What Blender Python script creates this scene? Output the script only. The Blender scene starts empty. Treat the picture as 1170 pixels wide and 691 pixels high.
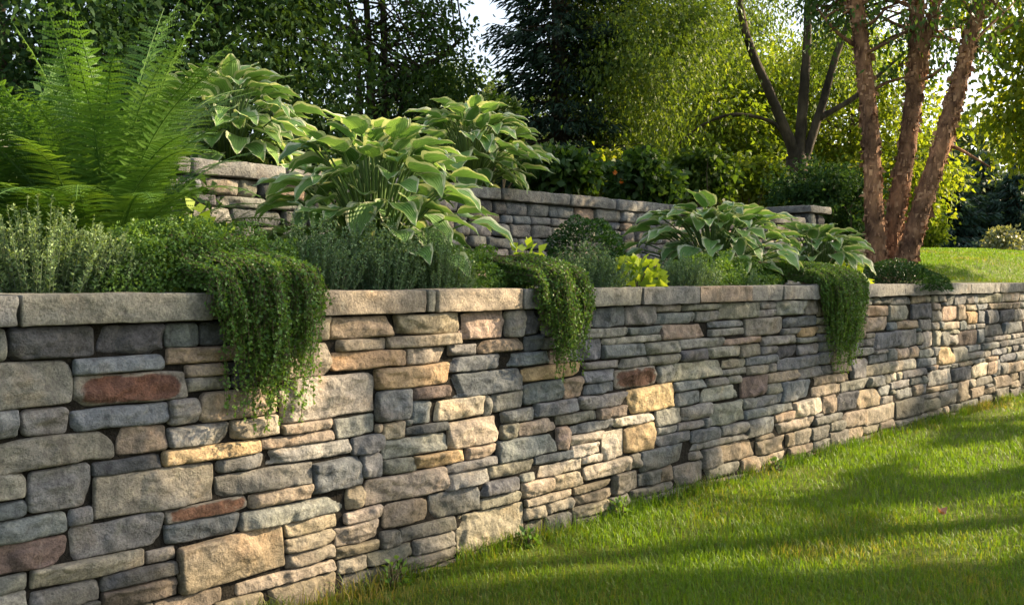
import bpy, math, random
import numpy as np
random.seed(11)
RNG = np.random.default_rng(11)
C = bpy.context.scene.collection
SC = bpy.context.scene

# ------------------------------------------------------------------ camera, sky, sun, exposure
EYE = 1.146
F = 1124.0
cam_d = bpy.data.cameras.new('camera'); cam = bpy.data.objects.new('camera', cam_d); C.objects.link(cam)
cam_d.sensor_width = 36; cam_d.lens = F / 1170 * 36; cam_d.clip_end = 2000; cam_d.clip_start = .05
cam.location = (0, 0, EYE)
cam.rotation_euler = (math.radians(90 - 1.427), 0, 0)
SC.camera = cam

SUN = np.array([.8554, .2498, .4537])
SUN_EL = math.asin(SUN[2]); SUN_AZ = math.atan2(SUN[0], SUN[1])      # azimuth from +Y, clockwise
w = bpy.data.worlds.new('World'); SC.world = w; w.use_nodes = True
nt = w.node_tree; nt.nodes.clear()
sky = nt.nodes.new('ShaderNodeTexSky'); sky.sky_type = 'NISHITA'; sky.sun_disc = False
sky.sun_elevation = SUN_EL; sky.sun_rotation = SUN_AZ; sky.dust_density = 3.0; sky.air_density = 1.0
bg = nt.nodes.new('ShaderNodeBackground'); bg.inputs[1].default_value = .105
wo = nt.nodes.new('ShaderNodeOutputWorld')
hs = nt.nodes.new('ShaderNodeHueSaturation'); hs.inputs['Saturation'].default_value = .6; hs.inputs['Value'].default_value = 1.15
nt.links.new(sky.outputs[0], hs.inputs['Color']); nt.links.new(hs.outputs[0], bg.inputs[0]); nt.links.new(bg.outputs[0], wo.inputs[0])
sd = bpy.data.lights.new('sun', 'SUN'); so = bpy.data.objects.new('sun', sd); C.objects.link(so)
sd.energy = 5.0; sd.angle = math.radians(.5); sd.color = (1.0, .79, .52)
so.rotation_euler = (math.pi / 2 - SUN_EL, 0, math.pi - SUN_AZ)
so.location = (30, 9, 16)
vs = SC.view_settings; SC.display_settings.display_device = 'sRGB'
vs.view_transform = 'Standard'; vs.look = 'None'; vs.gamma = 1; vs.use_curve_mapping = False
vs.exposure = 1.6
SC.render.engine = 'CYCLES'
SC.cycles.max_bounces = 7; SC.cycles.diffuse_bounces = 3; SC.cycles.glossy_bounces = 2
SC.cycles.transmission_bounces = 4; SC.cycles.use_denoising = True
SC.cycles.caustics_reflective = False; SC.cycles.caustics_refractive = False

# ------------------------------------------------------------------ numpy helpers
def hsh(ix, iy, iz):
    h = (ix * 374761393 + iy * 668265263 + iz * 2147483647 + 144665) & 0xffffffff
    h = ((h ^ (h >> 13)) * 1274126177) & 0xffffffff
    return ((h ^ (h >> 16)) & 0xffff) / 65535.0
def vnoise(P, scale, seed=0):
    """smooth value noise in -1..1 for an (N,3) array"""
    p = np.asarray(P, float) * scale + seed * 17.31
    i = np.floor(p).astype(np.int64); f = p - i; f = f * f * (3 - 2 * f)
    r = 0
    for dx in (0, 1):
        for dy in (0, 1):
            for dz in (0, 1):
                wt = (f[:, 0] if dx else 1 - f[:, 0]) * (f[:, 1] if dy else 1 - f[:, 1]) * (f[:, 2] if dz else 1 - f[:, 2])
                r = r + wt * hsh(i[:, 0] + dx, i[:, 1] + dy, i[:, 2] + dz)
    return r * 2 - 1
def norm(a): return a / np.maximum(np.linalg.norm(a, axis=-1, keepdims=True), 1e-9)
def sm(x, a, b):
    t = np.clip((np.asarray(x, float) - a) / (b - a), 0, 1); return t * t * (3 - 2 * t)
def rnd(n, a=0., b=1.): return RNG.uniform(a, b, n)
def sph(n): return norm(RNG.normal(size=(n, 3)))

class Mesh:
    """collects vertices, quads, triangles and per-point attributes; builds ONE mesh object"""
    def __init__(s): s.v = []; s.q = []; s.t = []; s.n = 0; s.at = {}
    def add(s, v, q=None, t=None, **at):
        v = np.asarray(v, float).reshape(-1, 3)
        if q is not None and len(q): s.q.append(np.asarray(q, np.int64).reshape(-1, 4) + s.n)
        if t is not None and len(t): s.t.append(np.asarray(t, np.int64).reshape(-1, 3) + s.n)
        for k, a in at.items():
            a = np.asarray(a, float)
            if a.ndim == 0: a = np.full(len(v), float(a))
            s.at.setdefault(k, []).append(a)
        s.v.append(v); s.n += len(v)
    def data(s, name, mat, smooth=True):
        V = np.concatenate(s.v); Q = np.concatenate(s.q) if s.q else np.zeros((0, 4), int)
        T = np.concatenate(s.t) if s.t else np.zeros((0, 3), int)
        me = bpy.data.meshes.new(name)
        me.vertices.add(len(V)); me.vertices.foreach_set('co', V.astype(np.float32).ravel())
        loops = np.concatenate([Q.ravel(), T.ravel()]).astype(np.int32)
        me.loops.add(len(loops)); me.loops.foreach_set('vertex_index', loops)
        npoly = len(Q) + len(T); me.polygons.add(npoly)
        ls = np.concatenate([np.arange(len(Q)) * 4, len(Q) * 4 + np.arange(len(T)) * 3]).astype(np.int32)
        me.polygons.foreach_set('loop_start', ls)
        me.polygons.foreach_set('use_smooth', np.full(npoly, smooth))
        for k, a in s.at.items():
            a = np.concatenate(a).astype(np.float32)
            if a.ndim == 1:
                x = me.attributes.new(k, 'FLOAT', 'POINT'); x.data.foreach_set('value', a)
            else:
                x = me.attributes.new(k, 'FLOAT_VECTOR', 'POINT'); x.data.foreach_set('vector', a.ravel())
        me.update(calc_edges=True)
        me.materials.append(mat)
        return me
    def build(s, name, mat, parent=None, smooth=True, origin=None):
        me = s.data(name, mat, smooth)
        o = bpy.data.objects.new(name, me); C.objects.link(o)
        if origin is not None:
            me.transform(__import__('mathutils').Matrix.Translation([-float(c) for c in origin])); o.location = [float(c) for c in origin]
        if parent is not None:
            o.parent = parent
            if origin is None: o.location = [-c for c in parent.location]
        return o

def tag(o, label=None, cat=None, group=None, kind=None):
    if label: o['label'] = label
    if cat: o['category'] = cat
    if group: o['group'] = group
    if kind: o['kind'] = kind
    return o
def thing(name, loc, label, cat, group=None):
    o = bpy.data.objects.new(name, None); o.empty_display_size = .1; o.location = [float(c) for c in loc]; C.objects.link(o)
    return tag(o, label, cat, group)

# ------------------------------------------------------------------ materials
def new_mat(name):
    m = bpy.data.materials.new(name); m.use_nodes = True
    n = m.node_tree; n.nodes.clear()
    out = n.nodes.new('ShaderNodeOutputMaterial')
    return m, n, out
def N(n, t, **kw):
    x = n.nodes.new(t)
    for k, v in kw.items():
        if k.startswith('i_'):
            x.inputs[int(k[2:]) if k[2:].isdigit() else k[2:]].default_value = v
        else: setattr(x, k, v)
    return x
def ramp(n, stops, fac=None, interp='LINEAR'):
    r = n.nodes.new('ShaderNodeValToRGB'); e = r.color_ramp.elements; r.color_ramp.interpolation = interp
    while len(e) < len(stops): e.new(.5)
    for el, (p, c) in zip(e, stops):
        el.position = p; el.color = (*c, 1) if len(c) == 3 else c
    if fac is not None: n.links.new(fac, r.inputs[0])
    return r
def mix(n, a, b, fac, mode='MIX'):
    x = n.nodes.new('ShaderNodeMix'); x.data_type = 'RGBA'; x.blend_type = mode
    for sock, v in ((x.inputs[0], fac), (x.inputs[6], a), (x.inputs[7], b)):
        if hasattr(v, 'is_linked'): n.links.new(v, sock)
        elif isinstance(v, (int, float)): sock.default_value = v
        else: sock.default_value = (*v, 1)
    return x.outputs[2]
def noise(n, scale, detail=4, rough=.55, vec=None, dist=0):
    x = N(n, 'ShaderNodeTexNoise'); x.inputs['Scale'].default_value = scale
    x.inputs['Detail'].default_value = detail; x.inputs['Roughness'].default_value = rough; x.inputs['Distortion'].default_value = dist
    if vec is not None: n.links.new(vec, x.inputs['Vector'])
    return x
def wpos(n): return N(n, 'ShaderNodeNewGeometry').outputs['Position']
def bump(n, h, strength, dist, prev=None):
    b = N(n, 'ShaderNodeBump'); b.inputs['Strength'].default_value = strength; b.inputs['Distance'].default_value = dist
    n.links.new(h, b.inputs['Height'])
    if prev is not None: n.links.new(prev, b.inputs['Normal'])
    return b.outputs[0]

def leaf_mat(name, cols, transl=.35, rough=.5, tcol=None, spec=.3):
    m, n, out = new_mat(name)
    at = N(n, 'ShaderNodeAttribute', attribute_name='tint')
    k = len(cols)
    r = ramp(n, [(i / max(1, k - 1), c) for i, c in enumerate(cols)], at.outputs['Fac'])
    p = N(n, 'ShaderNodeBsdfPrincipled'); p.inputs['Roughness'].default_value = rough
    p.inputs['Specular IOR Level'].default_value = spec
    oi = N(n, 'ShaderNodeObjectInfo'); vr = ramp(n, [(0, (.72, .80, .80)), (.5, (1, 1, 1)), (1, (1.22, 1.1, .9))], oi.outputs['Random'])
    lc = mix(n, r.outputs[0], vr.outputs[0], 1.0, 'MULTIPLY')
    n.links.new(lc, p.inputs['Base Color'])
    t = N(n, 'ShaderNodeBsdfTranslucent')
    tc = mix(n, lc, tcol or (1.7, 1.55, .55), 1.0, 'MULTIPLY')
    n.links.new(tc, t.inputs[0])
    mx = N(n, 'ShaderNodeMixShader'); mx.inputs[0].default_value = transl
    n.links.new(p.outputs[0], mx.inputs[1]); n.links.new(t.outputs[0], mx.inputs[2])
    n.links.new(mx.outputs[0], out.inputs[0])
    return m

def bark_mat(name, c1, c2, scale=9, stretch=.25, bd=.02):
    m, n, out = new_mat(name)
    mp = N(n, 'ShaderNodeMapping'); mp.inputs['Scale'].default_value = (1, 1, stretch); n.links.new(wpos(n), mp.inputs[0])
    a = noise(n, scale, 6, .65, mp.outputs[0], .6); b = noise(n, scale * 4, 4, .6, mp.outputs[0])
    r = ramp(n, [(.3, c1), (.68, c2)], a.outputs[0])
    lo_ = noise(n, 2.4, 4, .6, wpos(n)); lv = ramp(n, [(.35, (.6, .62, .66)), (.5, (1, 1, 1)), (.66, (1.5, 1.45, 1.4))], lo_.outputs[0])
    col = mix(n, r.outputs[0], lv.outputs[0], 1.0, 'MULTIPLY')
    p = N(n, 'ShaderNodeBsdfPrincipled'); p.inputs['Roughness'].default_value = .9; p.inputs['Specular IOR Level'].default_value = .2
    n.links.new(col, p.inputs['Base Color'])
    nb = bump(n, a.outputs[0], .9, bd); nb = bump(n, b.outputs[0], .6, bd * .4, nb)
    n.links.new(nb, p.inputs['Normal']); n.links.new(p.outputs[0], out.inputs[0])
    return m

def stone_mat():
    m, n, out = new_mat('fieldstone')
    at = N(n, 'ShaderNodeAttribute', attribute_name='scol')
    pos = wpos(n)
    big = noise(n, 5.5, 5, .6, pos, .5); mid = noise(n, 22, 5, .65, pos, .3); fine = noise(n, 120, 4, .7, pos)
    v = ramp(n, [(.3, (.55, .55, .56)), (.5, (1, 1, 1)), (.7, (1.45, 1.42, 1.34))], mid.outputs[0])
    col = mix(n, at.outputs['Color'], v.outputs[0], 1.0, 'MULTIPLY')
    rust = ramp(n, [(.56, (0, 0, 0)), (.72, (1, 1, 1))], big.outputs[0])
    rf = N(n, 'ShaderNodeMath', operation='MULTIPLY'); n.links.new(rust.outputs[0], rf.inputs[0]); rf.inputs[1].default_value = .38
    tan = mix(n, col, (1.35, 1.0, .66), 1.0, 'MULTIPLY')
    col = mix(n, col, tan, rf.outputs[0])
    mp = N(n, 'ShaderNodeMapping'); mp.inputs['Location'].default_value = (9, 3, 7); n.links.new(pos, mp.inputs[0])
    lich = noise(n, 14, 8, .75, mp.outputs[0], .8)
    lr = ramp(n, [(.60, (0, 0, 0)), (.68, (1, 1, 1))], lich.outputs[0])
    lf = N(n, 'ShaderNodeMath', operation='MULTIPLY'); n.links.new(lr.outputs[0], lf.inputs[0]); lf.inputs[1].default_value = .32
    col = mix(n, col, (.34, .33, .27), lf.outputs[0])
    mm = N(n, 'ShaderNodeMapping'); mm.inputs['Location'].default_value = (3, 8, 1); n.links.new(pos, mm.inputs[0])
    ms = noise(n, 3.2, 8, .72, mm.outputs[0], .6); mr = ramp(n, [(.58, (0, 0, 0)), (.74, (1, 1, 1))], ms.outputs[0])
    mf = N(n, 'ShaderNodeMath', operation='MULTIPLY'); n.links.new(mr.outputs[0], mf.inputs[0]); mf.inputs[1].default_value = .45
    col = mix(n, col, (.105, .115, .060), mf.outputs[0])
    wm = N(n, 'ShaderNodeMapping'); wm.inputs['Scale'].default_value = (1, 1, .14); n.links.new(pos, wm.inputs[0])
    wsn = noise(n, 7, 6, .65, wm.outputs[0], .3); wr = ramp(n, [(.30, (.62, .60, .57)), (.48, (1, 1, 1))], wsn.outputs[0])
    col = mix(n, col, wr.outputs[0], .8, 'MULTIPLY')
    sz = N(n, 'ShaderNodeSeparateXYZ'); n.links.new(pos, sz.inputs[0])
    sa = N(n, 'ShaderNodeMath', operation='MULTIPLY_ADD'); n.links.new(ms.outputs[0], sa.inputs[0]); sa.inputs[1].default_value = -.42; n.links.new(sz.outputs[2], sa.inputs[2])
    sr = ramp(n, [(0, (.5, .5, .5)), (.07, (0, 0, 0))], sa.outputs[0]); col = mix(n, col, (.085, .075, .045), sr.outputs[0])   # soil splashed up from the lawn
    sp = ramp(n, [(.3, (.55, .55, .55)), (.5, (1, 1, 1)), (.72, (1.45, 1.45, 1.4))], fine.outputs[0])
    col = mix(n, col, sp.outputs[0], .8, 'MULTIPLY')
    p = N(n, 'ShaderNodeBsdfPrincipled'); p.inputs['Roughness'].default_value = .88; p.inputs['Specular IOR Level'].default_value = .25
    n.links.new(col, p.inputs['Base Color'])
    st = N(n, 'ShaderNodeMapping'); st.inputs['Scale'].default_value = (1, 1, 1.35); n.links.new(pos, st.inputs[0])
    ly = noise(n, 13, 8, .72, st.outputs[0], .35)
    rg = N(n, 'ShaderNodeTexNoise', noise_type='RIDGED_MULTIFRACTAL'); rg.inputs['Scale'].default_value = 6.5; rg.inputs['Detail'].default_value = 7; rg.inputs['Roughness'].default_value = .55; rg.inputs['Distortion'].default_value = .5
    tl = N(n, 'ShaderNodeMapping'); tl.inputs['Rotation'].default_value = (.25, .3, .4); tl.inputs['Scale'].default_value = (1, 1, 2.0); n.links.new(pos, tl.inputs[0]); n.links.new(tl.outputs[0], rg.inputs['Vector'])
    rc_ = N(n, 'ShaderNodeMapRange'); rc_.inputs[1].default_value = .2; rc_.inputs[2].default_value = 1.6; n.links.new(rg.outputs[0], rc_.inputs[0])
    nb = bump(n, rc_.outputs[0], .95, .030); nb = bump(n, ly.outputs[0], .7, .022, nb); nb = bump(n, mid.outputs[0], .6, .016, nb); nb = bump(n, fine.outputs[0], .7, .006, nb)
    n.links.new(nb, p.inputs['Normal']); n.links.new(p.outputs[0], out.inputs[0])
    return m

def soil_mat(name, a, b, scale=40, bd=.02):
    m, n, out = new_mat(name)
    pos = wpos(n); x = noise(n, scale, 6, .7, pos, .4); y = noise(n, 3, 3, .5, pos)
    r = ramp(n, [(.3, a), (.7, b)], x.outputs[0])
    p = N(n, 'ShaderNodeBsdfPrincipled'); p.inputs['Roughness'].default_value = .95; p.inputs['Specular IOR Level'].default_value = .1
    n.links.new(r.outputs[0], p.inputs['Base Color'])
    n.links.new(bump(n, x.outputs[0], 1, bd), p.inputs['Normal']); n.links.new(p.outputs[0], out.inputs[0])
    return m

def lawn_mat():
    m, n, out = new_mat('lawn_grass')
    pos = wpos(n); x = noise(n, 70, 6, .75, pos, .3); y = noise(n, 1.6, 4, .6, pos); z = noise(n, 9, 3, .6, pos)
    r = ramp(n, [(.28, (.05, .075, .012)), (.5, (.12, .17, .022)), (.72, (.24, .27, .04))], x.outputs[0])
    r2 = ramp(n, [(.3, (.75, .85, .8)), (.7, (1.25, 1.1, .9))], y.outputs[0])
    col = mix(n, r.outputs[0], r2.outputs[0], 1.0, 'MULTIPLY')
    p = N(n, 'ShaderNodeBsdfPrincipled'); p.inputs['Roughness'].default_value = .8; p.inputs['Specular IOR Level'].default_value = .15
    n.links.new(col, p.inputs['Base Color'])
    n.links.new(bump(n, x.outputs[0], 1, .05), p.inputs['Normal']); n.links.new(p.outputs[0], out.inputs[0])
    return m

def hosta_mat():
    m, n, out = new_mat('hosta_leaf')
    at = N(n, 'ShaderNodeAttribute', attribute_name='luv')
    sx = N(n, 'ShaderNodeSeparateXYZ'); n.links.new(at.outputs['Vector'], sx.inputs[0])
    ab = N(n, 'ShaderNodeMath', operation='ABSOLUTE'); n.links.new(sx.outputs[0], ab.inputs[0])
    nz = noise(n, 22, 3, .6, wpos(n))
    ad = N(n, 'ShaderNodeMath', operation='MULTIPLY_ADD'); n.links.new(nz.outputs[0], ad.inputs[0]); ad.inputs[1].default_value = .42; n.links.new(ab.outputs[0], ad.inputs[2])
    edge = ramp(n, [(.94, (0, 0, 0)), (1.0, (1, 1, 1))], ad.outputs[0])
    cen = ramp(n, [(0, (.085, .185, .055)), (.5, (.145, .275, .085)), (1, (.22, .36, .12))], sx.outputs[2])
    nz2 = noise(n, 60, 3, .6, wpos(n))
    col = mix(n, cen.outputs[0], mix(n, cen.outputs[0], (1.35, 1.25, 1.1), 1.0, 'MULTIPLY'), nz2.outputs[0])
    col = mix(n, col, (.50, .54, .36), edge.outputs[0])
    # parallel veins that follow the blade
    ml = N(n, 'ShaderNodeMath', operation='MULTIPLY'); n.links.new(ab.outputs[0], ml.inputs[0]); ml.inputs[1].default_value = 34
    si = N(n, 'ShaderNodeMath', operation='SINE'); n.links.new(ml.outputs[0], si.inputs[0])
    p = N(n, 'ShaderNodeBsdfPrincipled'); p.inputs['Roughness'].default_value = .42; p.inputs['Specular IOR Level'].default_value = .4
    n.links.new(col, p.inputs['Base Color'])
    n.links.new(bump(n, si.outputs[0], .45, .003), p.inputs['Normal'])
    t = N(n, 'ShaderNodeBsdfTranslucent'); n.links.new(mix(n, col, (1.3, 1.3, .65), 1.0, 'MULTIPLY'), t.inputs[0])
    mx = N(n, 'ShaderNodeMixShader'); mx.inputs[0].default_value = .3
    n.links.new(p.outputs[0], mx.inputs[1]); n.links.new(t.outputs[0], mx.inputs[2]); n.links.new(mx.outputs[0], out.inputs[0])
    return m

def flat_mat(name, c, rough=.9):
    m, n, out = new_mat(name)
    x = noise(n, 30, 3, .6, wpos(n)); r = ramp(n, [(.3, tuple(k * .7 for k in c)), (.7, tuple(k * 1.25 for k in c))], x.outputs[0])
    p = N(n, 'ShaderNodeBsdfPrincipled'); p.inputs['Roughness'].default_value = rough; n.links.new(r.outputs[0], p.inputs['Base Color'])
    n.links.new(p.outputs[0], out.inputs[0]); return m

M_STONE = stone_mat()
M_CORE = soil_mat('packed_earth', (.010, .009, .008), (.030, .027, .022), 60)
M_MULCH = soil_mat('mulch', (.012, .008, .006), (.05, .032, .022), 55, .04)
M_WOODS = soil_mat('woodland_floor', (.02, .025, .01), (.06, .06, .025), 14, .05)
M_LAWN = lawn_mat()
M_HOSTA = hosta_mat()
M_STALK = leaf_mat('stalk', [(.10, .17, .05), (.17, .26, .08)], .15)
M_STEM = flat_mat('stem', (.09, .07, .035))
M_BARK = bark_mat('bark_grey_brown', (.022, .017, .012), (.10, .078, .055))
M_BIRCH = bark_mat('bark_river_birch', (.05, .022, .013), (.33, .175, .095), 16, .5, .03)
M_FLAKE = bark_mat('peeling_bark', (.13, .055, .028), (.48, .28, .16), 12, .6, .01)
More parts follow.
